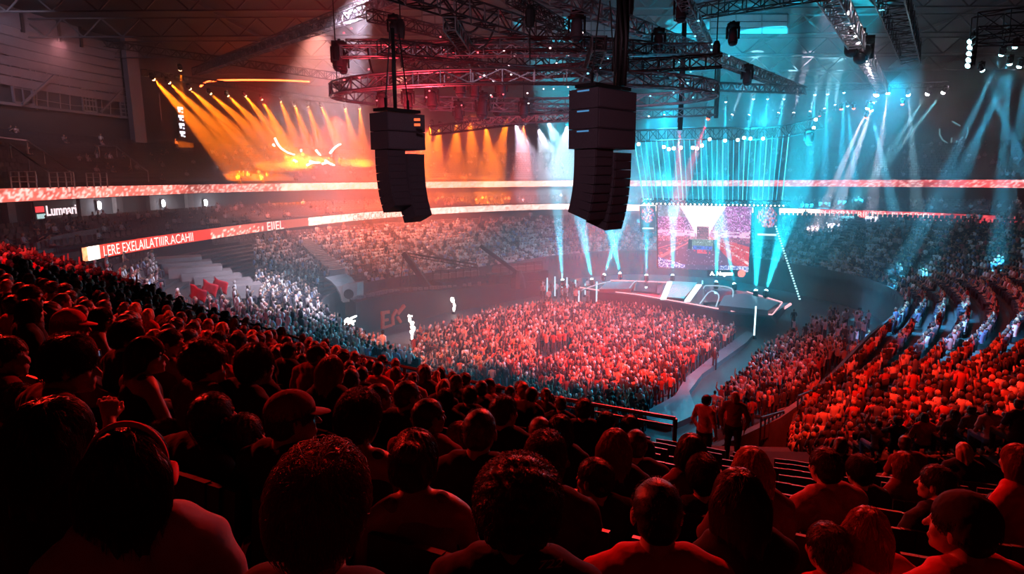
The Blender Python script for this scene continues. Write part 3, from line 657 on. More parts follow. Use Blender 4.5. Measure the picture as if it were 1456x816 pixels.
# amber row: lens pixel, depth, aim pixel, depth
amb = [(216, 110, 66, 345, 250), (238, 115, 69, 380, 250), (256, 97, 70, 262, 205), (268, 124, 74, 385, 235), (297, 131, 78, 420, 240), (322, 134, 80, 430, 240), (347, 134, 82, 440, 250), (371, 139, 84, 432, 250), (398, 142, 86, 438, 245), (418, 148, 87, 455, 250), (437, 149, 88, 470, 250), (456, 150, 89, 500, 245), (490, 152, 91, 515, 250), (511, 152, 92, 520, 250)]
for i, (x, y, Y, tx, ty) in enumerate(amb):
    lb = 'amber beam light pointing down from the far left truss'; gp = 'amber beam lights on the far left truss'
    if i == 2: lb, gp = 'amber beam light shining straight down, above the left end of the amber row', None
    beam(at(x, y, Y), at(tx, ty, Y+16), OR, ((1.5e6 if i < 8 else 1.0e6) if i != 2 else 3e5)*A_OR, 12.5 if i != 2 else 7, 'lens_orange', lb, gp)
for i, (x, y, Y, tx, ty) in enumerate(((614, 176, 60, 590, 260), (626, 178, 60, 612, 262), (650, 172, 62, 645, 262), (668, 170, 62, 675, 262), (690, 176, 62, 700, 262), (722, 166, 64, 700, 262), (745, 176, 64, 742, 262))):
    beam(at(x, y, Y+12), at(tx, ty, 106), OR if i < 6 else (1, .1, .03), 1.1e6*A_OR, 10, 'lens_orange', 'amber beam light hanging behind the left speaker hang', 'amber beam lights between the two speaker hangs')
for i, (x, y, tx, ty, c) in enumerate(((733, 176, 760, 255, (.9, .75, 1)), (765, 181, 792, 260, (.8, .85, 1)), (778, 170, 812, 250, (.5, .85, 1)), (806, 176, 800, 258, (.75, .8, 1)))):
    beam(at(x, y, 72), at(tx, ty, 108), c, 3.2e5*A_CY, 12, 'lens_white', 'pale beam light left of the big speaker hang', 'pale beam lights beside the big speaker hang')
# cyan row at the far end
cyr = [(923, 162, 918, 250), (945, 160, 950, 240), (1005, 150, 1000, 240), (1032, 142, 1030, 235), (1072, 138, 1065, 175), (1092, 138, 1088, 170), (1115, 138, 1108, 178), (1159, 132, 1150, 250), (1177, 131, 1172, 255), (1200, 129, 1196, 260), (1205, 148, 1215, 250)]
for i, (x, y, tx, ty) in enumerate(cyr):
    beam(at(x, y, 92), at(tx, ty, 94), CY, 9e5*A_CY, 7, 'lens_cyan', 'cyan beam light on the far truss under the roof', 'cyan beam lights on the far truss')
for i, (x, y, tx, ty) in enumerate(((1040, 166, 1062, 110), (1064, 166, 1073, 128), (1106, 163, 1118, 128), (1128, 163, 1140, 115), (1151, 161, 1160, 130), (1172, 157, 1178, 130), (1187, 152, 1190, 125))):
    beam(at(x, y, 84), at(tx, ty, 88), (.35, .8, 1) if i != 3 else (.8, .7, .9), 1.6e5*A_CY, 8, 'lens_white', 'small pale light pointing up towards the roof above the bowed truss', 'small pale lights pointing up above the bowed truss', up=True)
# two red short cones over the bowed truss
for x0, y0, x1, y1, lb in ((967, 172, 966, 206, 'red light shining down over the bowed truss, left one'), (1008, 165, 994, 204, 'red light shining down over the bowed truss, right one')):
    beam(at(x0, y0, 60), at(x1, y1, 60), (1, .02, .04), 7e5*A_RD, 12, 'lens_red', lb)
# white stars on the right
for i, (x, y, tx, ty, c, pw) in enumerate(((1248, 129, 1205, 255, (.8, .72, .9), 8e5), (1263, 128, 1245, 255, (.75, .7, .9), 5e5), (1291, 131, 1300, 245, (.35, .75, .95), 3e5), (1321, 130, 1275, 200, (.2, .7, .85), 3e5), (1344, 128, 1290, 195, (.2, .7, .85), 3e5), (1235, 150, 1185, 265, (.85, .65, .75), 6e5), (1238, 153, 1262, 260, (.1, .6, .9), 6e5))):
    lb = ('largest bright white star-like lamp on the right', 'second bright white lamp just right of the largest', 'middle one of the bright white lamps on the right', 'next to last bright white lamp towards the right wall', 'bright white lamp nearest the right wall', 'lamp below the lamp-lined truss casting a pink beam', 'lamp below the lamp-lined truss casting a blue beam')[i]
    beam(at(x, y, 78), at(tx, ty, 80), c, pw*A_CY, 7, 'lens_star' if i < 5 else 'lens_white', lb, scale=1.3 if i else 1.8)
for i, (x, y) in enumerate(((1166, 162), (1196, 152), (1232, 164), (1283, 145), (1214, 151))):
    beam(at(x, y, 76), at(x, y+60, 76), (1, .1, .1), 1, 8, 'lens_red', 'small red lamp in the right part of the rig', 'small red lamps in the right part of the rig', light=False)
# upper right corner
for i, (x, y) in enumerate(((1384, 56), (1384, 64), (1383, 73), (1382, 82), (1381, 90))):
    beam(at(x, y, 43), at(x-30, y+20, 43), CY, 2.2e4*A_CY, 60, 'lens_cyan', 'lamp in the vertical stack of five cyan lamps, upper right', 'five stacked cyan lamps in the upper right corner', blend=1)
for i, (x, y, tx, ty) in enumerate(((1426, 73, 1390, 150), (1445, 62, 1398, 180), (1436, 86, 1424, 250), (1452, 90, 1362, 240), (1395, 96, 1440, 200), (1470, 50, 1440, 240))):
    beam(at(x, y, 50), at(tx, ty, 52), (.05, .5, .8), 2.6e5*A_CY, 6, 'lens_cyan', 'blue beam light in the upper right corner pointing down', 'blue beam lights in the upper right corner')
# small lamps along the upper right truss
a, b = at(1205, 10, 35), at(1243, 112, 66)
for k in range(16):
    t = (k/15)**.8; q = a.lerp(b, t); e = MB(); e.lathe([(0, -.1), (.11, -.06), (.11, .06), (0, .1)], 6); tag(e.build('festoon_lamp', M['lens_white'], loc=q+Vector((0, 0, -.3))), 'small white lamp on the lower edge of the upper right truss', 'lamp', 'small white lamps along the upper right truss')
# lamps of the five heads hanging dark from the oval truss
for i, (x, y, Y, s_) in enumerate(((655, 122, 34, 1.6), (676, 128, 36, 1.4), (713, 125, 37, 1.6), (745, 155, 40, 1.5), (686, 152, 40, 2.0), (652, 160, 40, 1.6), (708, 150, 42, 1.8), (580, 142, 34, 1.5), (614, 140, 36, 1.7), (543, 146, 36, 1.3), (820, 40, 30, 1.7), (882, 95, 30, 1.6), (1042, 50, 38, 1.6), (1062, 108, 44, 1.7), (483, 82, 36, 2.0), (488, 92, 36, 1.4), (560, 40, 30, 1.3), (936, 60, 33, 1.5), (1150, 196, 63, 2.0), (968, 15, 32, 1.5))):
    beam(at(x, y, Y), at(x+random.uniform(-6, 6), y+60, Y), OR, 1, 8, 'lens_off', 'unlit dark moving light hanging under the rig', 'unlit dark moving lights hanging under the rig', light=False, scale=s_)
for x, y, s_, lb in ((1215, 66, 2.6, 'big dark follow light on the upper right truss, left one'), (1228, 76, 2.6, 'big dark follow light on the upper right truss, right one')):
    beam(at(x, y, 44), at(x-30, y+40, 42), OR, 1, 8, 'lens_off', lb, light=False, scale=s_)
# header lamps above the screen
for k in range(34):
    q = at(916+k*6.0, 289.5+k*.09, 70.5); e = MB(); e.lathe([(0, -.06), (.06, -.03), (.06, .03), (0, .06)], 6); tag(e.build('header_lamp', M['white_lamp'], loc=q), 'tiny white lamp on the header truss above the screen', 'lamp', 'tiny white lamps on the header truss')
for k, (x, y) in enumerate(((944, 209), (951, 212), (958, 211), (968, 210), (985, 210), (991, 211), (998, 207), (1009, 198), (1031, 200), (1049, 199), (1058, 196), (1067, 197), (1085, 197), (908, 205), (1160, 170), (1157, 182))):
    q = at(x, y, 63.2); e = MB(); e.lathe([(0, -.16), (.15, -.1), (.15, .1), (0, .16)], 6); tag(e.build('truss_lamp', M['lens_cyan' if k > 6 else 'white_lamp'], loc=q), 'small lamp along the underside of the bowed truss', 'lamp', 'small lamps under the bowed truss')

# ---------------------------------------------------------------- glowing rods standing in for thin light beams, bowed truss to header
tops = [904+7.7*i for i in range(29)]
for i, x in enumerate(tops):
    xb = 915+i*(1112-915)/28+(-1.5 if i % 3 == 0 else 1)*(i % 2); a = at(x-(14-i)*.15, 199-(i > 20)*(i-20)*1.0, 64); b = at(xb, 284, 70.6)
    m = MB(); m.tube([(0, 0, 0), (b-a)], .035 if i % 4 else .055, 5); tag(m.build('beam_rod', M['beam_cyan' if i % 4 else 'beam_cyan2'], loc=a), 'thin cyan glowing strand stretched between the bowed truss and the screen header', 'light strand', 'fan of cyan strands above the screen')
m = MB(); a, b = at(1103, 322, 68), at(1137, 425, 64)
for k in range(30): q = (b-a)*(k/29); m.box(q, (.13, .13, .13))
dr = tag(empty('dotted_light_strand', a), 'slanting strand of tiny white light dots right of the stage', 'light strand'); m.build('light_dot_row', M['led_dot'], dr); m = MB(); m.tube([(0, 0, 0), (b-a)], .05, 5); m.build('cable', M['cable'], dr)

# ---------------------------------------------------------------- speaker hangs
def speaker_hang(c, ang, wdt, dep, ntop, htop, ncab, hcab, curve, label, sep, drop2, shift2):
    """c: top centre of the block; ang: direction of the seamed face"""
    o = empty('speaker_hang', c, ang-PI/2*0, label, 'loudspeaker array'); o.rotation_euler.z = ang
    fm = MB(); fm.box((0, 0, .12), (dep*.9, wdt*1.9, .12)); fm.bar((0, -wdt*.6, .12), (0, -wdt*.6, .6), .08); fm.bar((0, wdt*.6, .12), (0, wdt*.6, .6), .08); fm.build('flying_frame', M['black'], o)
    for k in range(ntop):
        b = MB(); b.box((0, 0, -htop*(k+.5)), (dep*1.25, wdt*2.05, htop*.97)); e = b.build('sub_cabinet', M['grill2'], o)
        g = MB(); g.box((dep*.63, 0, -htop*(k+.5)), (.03, wdt*1.95, htop*.86)); g.build('grille', M['grill'], e)
        g = MB(); g.box((0, -wdt*1.03, -htop*(k+.12)), (dep*.5, .03, .05)); g.build('status_strip', M['led_strip'], e) if curve < 0 else None
    for ci, (sy, dx, dz0) in enumerate(((-sep, 0, 0), (sep, shift2, drop2))):
        x, z, th = dx, -htop*ntop, 0.0; n = ncab+(1 if ci else 0)
        for k in range(n):
            th = (k/n)**1.6*.42*abs(curve)
            s = 1 if curve > 0 else -1
            cx = x+s*math.sin(th)*hcab/2; cz = z-math.cos(th)*hcab/2-dz0
            R = Matrix.Rotation(-s*th, 3, 'Y'); b = MB(); b.box((0, 0, 0), (dep*.92, wdt*.94, hcab*.985)); b.box((dep*.47, 0, 0), (.03, wdt*.86, hcab*.8)); b.box((dep*.2, 0, hcab*.3), (dep*.3, wdt*.96, hcab*.18))
            e = b.build('line_array_cabinet', M['grill2'], o, (cx, sy, cz)); e.rotation_euler = R.to_euler()
            x += s*math.sin(th)*hcab; z -= math.cos(th)*hcab
    for y in (-.6, .6):
        m = MB(); m.tube([(0, y*wdt, .5), (0, y*wdt*.4, 3.2)], .03, 5); m.build('hoist_chain', M['cable'], o)
    return o
c = at(858, 130, 24); speaker_hang(c, math.atan2(-.70, .71), 1.16, 1.05, 3, .70, 8, .31, -.9, 'big black double speaker hang in the middle, in front of the cyan light', .52, .12, .1)
c = at(565, 162, 27); speaker_hang(c, math.atan2(-.65, .76), .98, .9, 2, .74, 8, .31, 1.15, 'smaller curved black speaker hang on the left against the amber light', .46, .16, .15)
# small lit label plates on the left hang
for k in range(2):
    pass
e = tag(empty('status_plate', at(593, 170, 25.6)), 'small orange-lit plate on the left speaker hang', 'panel'); m = MB(); m.box((0, 0, 0), (.24, .04, .1)); m.box((0, 0, -.2), (.24, .04, .1)); m.build('plate', emit('orange_plate', (1, .15, .04), 1.2), e)
# hanging poles above the speakers
for x, y0, y1, Y, w_, lb in ((882, -10, 122, 24.2, .35, 'thick dark cable bundle above the big speaker hang'), (562, 40, 158, 27, .12, 'dark cable bundle above the left speaker hang'), (967, 25, 185, 40, .22, 'dark drop cable right of the big speaker hang'), (1018, 90, 168, 60, .3, 'dark drop cable left of the blue truss end')):
    a, b = at(x, y1, Y), at(x, y0, Y); b.x = a.x; m = MB()
    for k in range(5): m.tube([(math.cos(k*1.26)*w_*.4, math.sin(k*1.26)*w_*.4, 0), (math.cos(k*1.5)*w_*.5, math.sin(k*1.4)*w_*.5, (b.z-a.z)*.5), (math.cos(k*1.26)*w_*.4, math.sin(k*1.26)*w_*.4, b.z-a.z)], w_*.28, 6)
    tag(m.build('cable_bundle', M['cable'], loc=a, smooth=True), lb, 'cable')

# ---------------------------------------------------------------- big screen
def pic_main(u, v):
    """race track picture; u right, v up, 0..1"""
    x, y = u-.50, v-.52
    r = hsh(round(u*110), round(v*80)); r2 = hsh(round(u*55)+.5, round(v*40)); r3 = hsh(round(u*30), round(v*60)+.7)
    c = Vector((.20, .07, .16))
    if y > 0:
        dd = abs(x+.02)/(.05+y*.42)
        if dd < 1: c = Vector((1.0, .80, .84))*(1.15-.3*dd)
        else:
            side = Vector((.26, .07, .24)) if x < 0 else Vector((.34, .06, .26)); c = side*(.5+r2*.9)
            if r > .74: c = c+Vector((.5, .30, .42))
            if x < -.12 and y > .3: c = Vector((.22, .28, .38))*(.5+.6*r2)
        if y < .1 and abs(x) > .10 and r3 > .45: c = Vector((.85, .45, .62))
    else:
        k = x/(-y+.04)
        c = Vector((.17, .055, .13))
        if .75 < k < 2.9: c = Vector((.62, .035, .05))*(.7+.6*r2)
        if .75 < k and (abs(k-1.15) < .06 or abs(k-1.9) < .08) and r > .4: c = Vector((1, .6, .6))
        if -1.35 < k < -1.18 or -2.1 < k < -2.0: c = Vector((.75, .16, .2))
        if -1.9 < k < -1.35 and r3 > .8: c = Vector((.5, .08, .1))
        if y > -.08 and abs(x) > .08: c = c*.5+Vector((.55, .12, .2))*r
        if y < -.44 and k > -.8 and k < .6: c = Vector((.10, .07, .15))
    g = math.exp(-((x+.0)**2+(y-.05)**2)/.02); c = c+Vector((.8, .5, .5))*g*.6
    # the car
    X, Y = x+.015, y+.0
    if abs(X) < .065 and -.03 < Y < .16: c = Vector((.28, .07, .10))*(.4+r*1.3)
    if abs(X) < .155 and -.20 < Y < -.04:
        c = Vector((.22, .26, .24))*(.45+r) if abs(X) < .115 else Vector((.06, .05, .08))
        if Y < -.14 and abs(X) < .11: c = Vector((.10, .14, .5))*(.5+r)
    if abs(X) < .10 and -.26 < Y < -.20 and r2 > .5: c = Vector((.8, .06, .1))
    # corner graphics
    if u < .30 and v < .16-.35*u+.02 and v > .02: c = Vector((.12, .14, .45))*(.5+r) if r < .7 else Vector((.8, .75, .9))
    if u > .68 and v < .09: c = Vector((.10, .12, .4)) if r < .55 else Vector((.75, .7, .85))
    if r > .965: c = c+Vector((.35, .3, .35))
    return tuple(max(0, q) for q in c)
def pic_side(u, v):
    x, y = u-.5, v-.68; rr = math.hypot(x, y*1.25); r = hsh(round(u*26), round(v*34)+.2); c = Vector((.01, .10, .14))
    if rr < .42 and r > rr*1.1: c = [Vector((.9, .16, .22)), Vector((.85, .6, .7)), Vector((.12, .25, .7)), Vector((.75, .12, .2))][int(r*97) % 4]*(.75)
    if .12 < v < .18 and .1 < u < .9: c = Vector((.7, .85, .85))
    return tuple(c)
def screen(name, P, nx, ny, fn, label, depth=.35, strength=None):
    """P: four corners bl, br, tr, tl"""
    c = sum(P, Vector())/4; o = empty(name, c, 0, label, 'screen'); P = [p-c for p in P]; V, C = [], []
    for j in range(ny+1):
        for i in range(nx+1):
            u, v = i/nx, j/ny; V.append(P[0].lerp(P[1], u).lerp(P[3].lerp(P[2], u), v)); C.append(fn(u, v))
    fq = np.array([(j*(nx+1)+i, j*(nx+1)+i+1, (j+1)*(nx+1)+i+1, (j+1)*(nx+1)+i) for j in range(ny) for i in range(nx)])
    fc = [fn((i+.5)/nx, (j+.5)/ny) for j in range(ny) for i in range(nx)]
    me = npmesh('display', [tuple(v_) for v_ in V], fq, [M_SCR]); cc = np.repeat(np.array(fc), 4, axis=0); set_col(me, cc, 'CORNER'); new('display', me, o)
    n = (P[1]-P[0]).cross(P[3]-P[0]).normalized(); m = MB(); b = [p*1.012-n*.06 for p in P]; k = [p*1.012-n*depth for p in P]
    m.add(b+k, [(0, 1, 2, 3), (7, 6, 5, 4), (0, 4, 5, 1), (1, 5, 6, 2), (2, 6, 7, 3), (3, 7, 4, 0)]); m.build('screen_cabinet', M['black'], o); return o
M_SCR = attrmat('screen_picture', emission=1.55, rough=.3); M_SCR.cycles.emission_sampling = 'NONE'
YS = 71.5
screen('video_screen', [at(936, 381, YS), at(1064, 387, YS), at(1069, 294, YS), at(935, 291, YS)], 140, 100, pic_main, 'big central video screen showing a racing car on a red-lit track')
screen('side_screen', [at(911, 330, YS), at(932, 330, YS), at(932, 293, YS), at(910, 293, YS)], 26, 34, pic_side, 'narrow side screen left of the big screen with a burst of coloured dots')
screen('side_screen', [at(1074, 340, YS), at(1107, 341, YS), at(1108, 294, YS), at(1073, 293, YS)], 34, 34, pic_side, 'narrow side screen right of the big screen with a burst of coloured dots')
cap = tag(empty('caption_sign', at(1037, 390, YS-.3)), 'small lit caption with white lettering and a red dot under the big screen', 'sign')
me = text_mesh('A. Nugese', .62, .02, .015); me.materials.clear(); me.materials.append(M['led_white']); new('lettering', me, cap, (-2.2, 0, -.1), (PI/2, 0, 0))
m = MB(); m.lathe([(0, 0), (.42, 0), (.42, .05), (0, .05)], 14, Matrix.Rotation(PI/2, 3, 'X')); m.build('red_dot', M['led_red'], cap, (1.4, 0, .1)); m = MB(); m.box((-.6, .15, .1), (3.8, .1, .8)); m.build('backing', M['black'], cap)

# ---------------------------------------------------------------- stage
ZS = 1.5
def S(x, y, z=ZS): return atz(x, y, z)
st = empty('stage', S(960, 420), 0, 'long angular glass-edged stage below the big screen with glowing edges', 'stage'); so = st.location.copy(); so.z = 0; st.location = so
top = [S(*p) for p in ((824, 408), (868, 399), (905, 399), (1000, 404), (1062, 415), (1112, 430), (1098, 447), (1040, 442), (985, 432), (905, 418), (850, 412))]
m = MB(); m.prism([(p.x-so.x, p.y-so.y) for p in top], ZS-.25, ZS); m.build('deck', M['stage_deck'], st)
inn = [p.lerp(so+Vector((0, 2, 0)), .12) for p in top]; m = MB(); m.prism([(p.x-so.x, p.y-so.y) for p in inn], 0, ZS-.25); m.build('stage_base', M['black'], st)
def edge(pts, w, mat, z=.05, par=st, nm='glowing_edge'):
    m = MB(); m.tube([p-so+Vector((0, 0, z)) for p in pts], w, 5); return m.build(nm, mat, par)
edge([S(824, 409), S(850, 413), S(905, 419), S(985, 433), S(1040, 443), S(1098, 448)], .06, M['led_pink']); edge([S(868, 399), S(905, 400), S(955, 402)], .05, M['led_pink']); edge([S(1062, 415), S(1112, 430)], .05, M['led_pink']); edge([S(1112, 431), S(1098, 448)], .05, M['led_pink'])
def plate(pts, z, th, mat, nm):
    P = [S(x, y, z) for x, y in pts]; m = MB(); m.prism([(p.x-so.x, p.y-so.y) for p in P], z-th, z); return m.build(nm, mat, st)
plate(((862, 401), (902, 400), (897, 411), (852, 411)), ZS+.35, .35, M['stage_grey'], 'raised_wing')
plate(((1030, 420), (1058, 417), (1108, 430), (1092, 441), (1022, 434)), ZS+.45, .45, M['stage_grey'], 'raised_wing')
plate(((905, 401), (943, 402), (938, 417), (900, 413)), ZS+.12, .12, M['stage_glass'], 'glass_floor_panel')
plate(((1002, 411), (1040, 414), (1038, 428), (1000, 430)), ZS+.2, .2, M['stage_glass'], 'glass_floor_panel')
# sloping keyboard-like lit ramp
kp = [S(952, 400, 2.6), S(992, 402, 2.6), S(972, 425, 1.65), S(940, 422, 1.65)]
m = MB()
for i in range(16):
    for j in range(12):
        a, b = i/16, j/12
        def Q(u, v): return kp[0].lerp(kp[1], u).lerp(kp[3].lerp(kp[2], u), v)-so
        p = [Q(a+.008, b+.012), Q(a+1/16-.008, b+.012), Q(a+1/16-.008, b+1/12-.02), Q(a+.008, b+1/12-.02)]
        m.add([q_ for q_ in p]+[q_+Vector((0, 0, .06)) for q_ in p], [(0, 1, 5, 4), (1, 2, 6, 5), (2, 3, 7, 6), (3, 0, 4, 7), (4, 5, 6, 7)])
m.build('lit_grid_ramp', M['led_key'], st); m = MB(); kk = [p-so-Vector((0, 0, .03)) for p in kp]; m.add(kk+[Vector((p.x, p.y, 1.5)) for p in kk], [(0, 3, 2, 1), (4, 5, 6, 7), (0, 1, 5, 4), (1, 2, 6, 5), (2, 3, 7, 6), (3, 0, 4, 7)]); m.build('ramp_body', M['black'], st)
def bar3(pts, mat, nm):
    P = [S(x, y, z)-so for x, y, z in pts]; m = MB(); m.add(P+[p-Vector((0, 0, .15)) for p in P], [(0, 1, 2, 3), (7, 6, 5, 4), (0, 4, 5, 1), (1, 5, 6, 2), (2, 6, 7, 3), (3, 7, 4, 0)]); m.build(nm, mat, st)
bar3(((949, 400, 2.7), (956, 400, 2.7), (947, 424, 1.7), (939, 424, 1.7)), M['led_bar'], 'white_light_bar'); bar3(((990, 404, 2.7), (998, 404, 2.7), (981, 427, 1.7), (973, 427, 1.7)), M['led_bar'], 'white_light_bar')
# arched glass canopies
for P, z0, z1, nm in ((((905, 399), (900, 403), (893, 412)), ZS, 2.4, 'arched_rail'), (((1000, 410), (1006, 406), (1040, 410), (1040, 432)), ZS, 2.5, 'arched_rail'), (((995, 432), (1010, 414), (1022, 420), (1018, 436)), ZS, 2.3, 'arched_rail'), (((828, 412), (850, 404), (868, 400)), ZS, 2.2, 'arched_rail')):
    n = len(P); pts = [S(x, y, z1 if 0 < i < n-1 else z0)-so for i, (x, y) in enumerate(P)]; m = MB(); m.tube(resample([tuple(p) for p in pts], .4), .06, 5); m.build(nm, M['led_edge2'], st, smooth=True)
# pointed bow on the right
m = MB(); P = [S(1112, 431)-so, S(1122, 430, 1.9)-so, S(1104, 455, .6)-so, S(1098, 448)-so]; m.add(P+[p-Vector((0, 0, .3)) for p in P], [(0, 1, 2, 3), (7, 6, 5, 4), (0, 4, 5, 1), (1, 5, 6, 2), (2, 6, 7, 3), (3, 7, 4, 0)]); m.build('stage_bow', M['stage_grey'], st); edge([S(1112, 441, 1.2), S(1124, 433, 2.0)], .12, M['led_pink'])
# lit posts left and right of the stage
for i, (x, y, h_) in enumerate(((770, 409, 1.4), (778, 411, 2.2), (789, 412, 2.4), (799, 410, 2.6), (806, 412, 2.3), (818, 410, 1.9), (832, 410, 1.5), (848, 421, 2.4), (823, 420, 1.4), (998, 404, 1.4))):
    p = S(x, y+12, 0); e = tag(empty('light_post', p), 'slim cyan-white glowing post beside the stage' if i < 9 else 'slim glowing post behind the lit ramp', 'light post', 'slim glowing posts at the left end of the stage' if i < 9 else None)
    m = MB(); m.bar((0, 0, .25), (0, 0, h_), .14); m.build('glowing_tube', M['led_post'], e); m = MB(); m.lathe([(0, 0), (.25, 0), (.25, .08), (.1, .25), (0, .25)], 8); m.build('foot', M['black'], e)
for x, y0, y1, lb in ((1072, 433, 481, 'tall thin white glowing post in front of the stage'), (1036, 442, 462, 'short cyan glowing post under the stage edge'), (1058, 436, 447, 'short white glowing post near the stage front')):
    p = atz(x, y1, 0); h_ = (y1-y0)*p.y/F; e = tag(empty('light_post', p), lb, 'light post'); m = MB(); m.bar((0, 0, .2), (0, 0, h_), .1); m.build('glowing_tube', M['led_bar'], e); m = MB(); m.lathe([(0, 0), (.25, 0), (.1, .25), (0, .25)], 8); m.build('foot', M['black'], e)
# up-pointing cyan lights on the stage
for i, (x, y, tx, ty, an) in enumerate(((842, 407, 828, 325, 9), (882, 398, 866, 318, 10), (919, 401, 919, 325, 6), (956, 401, 957, 345, 7), (1018, 411, 1020, 350, 7), (1044, 414, 1034, 350, 6), (1074, 424, 1078, 330, 10), (1088, 424, 1112, 335, 10), (800, 408, 795, 330, 7), (858, 400, 880, 330, 8))):
    p = S(x, y); beam(p+Vector((0, 0, .5)), at(tx, ty, p.y+1.5), (.01, .55, .75), 4.5e5*A_UP, an*1.5, 'lens_cyan', 'cyan light on the stage deck pointing up', 'cyan lights on the stage pointing up', up=True)

# ---------------------------------------------------------------- black staging wall, jibs, tunnel on the left
fl_ = [atz(508, 478, 0), atz(560, 463, 0), atz(640, 444, 0), atz(770, 420, 0)]
sw = tag(empty('staging_wall', fl_[0]), 'long black staging box along the left side of the floor with red slanted marks', 'staging box'); o0 = fl_[0]
m = MB(); P = [p-o0 for p in fl_]; bk = [p+Vector((-1.6, 2.6, 0)) for p in P]; H_ = [2.9, 2.9, 2.3, 1.7]
for i in range(3):
    v_ = [P[i], P[i+1], bk[i+1], bk[i]]; m.add([Vector((q.x, q.y, 0)) for q in v_]+[Vector((q.x, q.y, h_)) for q, h_ in zip(v_, (H_[i], H_[i+1], H_[i+1], H_[i]))], [(0, 1, 5, 4), (1, 2, 6, 5), (2, 3, 7, 6), (3, 0, 4, 7), (4, 5, 6, 7)])
m.build('box_body', M['black_red'], sw)
def onwall(x, y, k, lift=.06):
    a, b = fl_[k], fl_[k+1]; d = ray(x, y); e = b-a; den = d.x*e.y-d.y*e.x; t = (a.x*e.y-a.y*e.x)/den; p = EYE+d*t; n = Vector((e.y, -e.x, 0)).normalized(); return p+n*lift
def stroke(pts, w, k=0):
    m = MB(); q = [onwall(x, y, k)-o0 for x, y in pts]; [m.bar(a, b, w) for a, b in zip(q, q[1:])]; m.build('red_mark', M['mark_red'], sw)
stroke([(543, 445), (543, 467)], .28); stroke([(541, 445), (552, 443)], .28); stroke([(543, 456), (551, 454)], .22); stroke([(563, 440), (557, 450), (558, 462)], .26, 1); stroke([(574, 434), (564, 446)], .3, 1); stroke([(564, 450), (569, 458)], .24, 1); stroke([(543, 466), (556, 462)], .2)
top_l = [Vector((p.x-o0.x, p.y-o0.y, h_+.05)) for p, h_ in zip(fl_, H_)]; m = MB()
for i in range(60):
    t = i/60*2.99; k = int(t); q = top_l[k].lerp(top_l[k+1], t-k)+Vector((-.5, .6, 0)); 
    if hsh(i) > .35: m.box(q+Vector((0, 0, .1)), (.35, .3, .25*hsh(i, 2)+.1))
m.build('equipment_on_top', M['panel'], sw)
# jib cranes
def jib(name, base, tip, low, label, w=.7):
    o = tag(empty(name, base), label, 'crane'); m = MB(); m.bar((0, 0, 0), tip-base, w, w*.7); m.build('boom', M['black_red'], o); m = MB(); m.lathe([(0, -1.6), (.9, -1.6), (.7, -.4), (.35, .3), (0, .3)], 10); m.build('pedestal', M['black'], o)
    if low is not None: 
        m = MB(); m.bar(tip-base, low-base, .14); m.bar(tip-base+Vector((.2, 0, -.3)), low-base+Vector((0, 0, -.35)), .1)
        for k in range(1, 12): q = (tip-base).lerp(low-base, k/12); m.bar(q, q-Vector((0, 0, .34)), .06)
        m.build('stay_truss', M['black_red'], o); m = MB(); foot = at(569, 408, (tip.y)); m.bar(tip-base, foot-base, .09); m.bar(tip-base+Vector((.5, 0, 0)), foot-base+Vector((.9, 0, 0)), .09)
        m.build('support_legs', M['black_red'], o)
    return o
jib('crane', at(612, 412, 60), at(574, 359, 60), at(678, 376, 62), 'large dark crane with a sloping stay over the staging box')
jib('crane', at(736, 388, 66), at(683, 349, 66), None, 'second smaller dark crane boom right of the large one', .55)
# control desks behind the wall
for i, (x0, x1, y, lb) in enumerate(((618, 680, 397, 'cluttered control platform with orange-lit desks beside the crane'), (700, 770, 388, 'dark control platform further along towards the stage'))):
    a, b = at(x0, y, 62+i*4), at(x1, y-6, 66+i*4); e = tag(empty('control_platform', a), lb, 'platform'); m = MB(); d = b-a; m.box(d/2+Vector((0, 0, -.6)), (d.length, 2.4, 1.0), Matrix.Rotation(math.atan2(d.y, d.x), 3, 'Z')); m.build('platform_body', M['black_red'], e)
    for k in range(6):
        m = MB(); q = d*((k+.5)/6); m.box(q+Vector((0, 0, .25)), (.9, .5, .5)); m.box(q+Vector((0, .25, .65)), (.8, .08, .4)); m.build('desk', M['panel'], e)
    m = MB(); 
    for k in range(7): q = d*(k/6); m.bar(q+Vector((0, -1.2, -.1)), q+Vector((0, -1.2, 1.0)), .07)
    m.bar(Vector((0, -1.2, 1.0)), d+Vector((0, -1.2, 1.0)), .07); m.build('railing', M['darksteel'], e)
# curved grey tunnel mouth
T0 = surf(487, 428, .6)+Vector((0, -1.0, 0)); YT = T0.y
tn = tag(empty('tunnel_entrance', T0), 'pale grey curved tunnel entrance between the seats and the staging box', 'tunnel'); o0t = tn.location.copy(); m = MB()
arc = [(462, 394), (470, 399), (478, 407), (484, 418), (487, 428)]; A_ = [at(x, y, YT)-o0t for x, y in arc]; B_ = [at(x+30, y-5 if i < 2 else y-2, YT+1.5)-o0t for i, (x, y) in enumerate(arc)]; m.add(A_+B_, [(i, i+1, 6+i, 5+i) for i in range(4)]); c_ = m.build('curved_shell', M['tunnel_grey'], tn); c_.modifiers.new('s', 'SOLIDIFY').thickness = .2
m = MB(); q = [at(487, 405, YT)-o0t, at(508, 402, YT+.5)-o0t, at(508, 428, YT+.5)-o0t, at(487, 430, YT)-o0t]; m.add(q+[p+Vector((.3, 1, 0)) for p in q], [(0, 1, 2, 3), (7, 6, 5, 4), (0, 4, 5, 1), (1, 5, 6, 2), (2, 6, 7, 3), (3, 7, 4, 0)]); m.build('side_wall', M['tunnel_grey'], tn)
m = MB(); m.lathe([(0, 0), (.42, 0), (.42, .1), (0, .1)], 14, Matrix.Rotation(PI/2, 3, 'X')); m.build('round_opening', M['black'], tn, at(496, 418, YT-.1)-o0t)
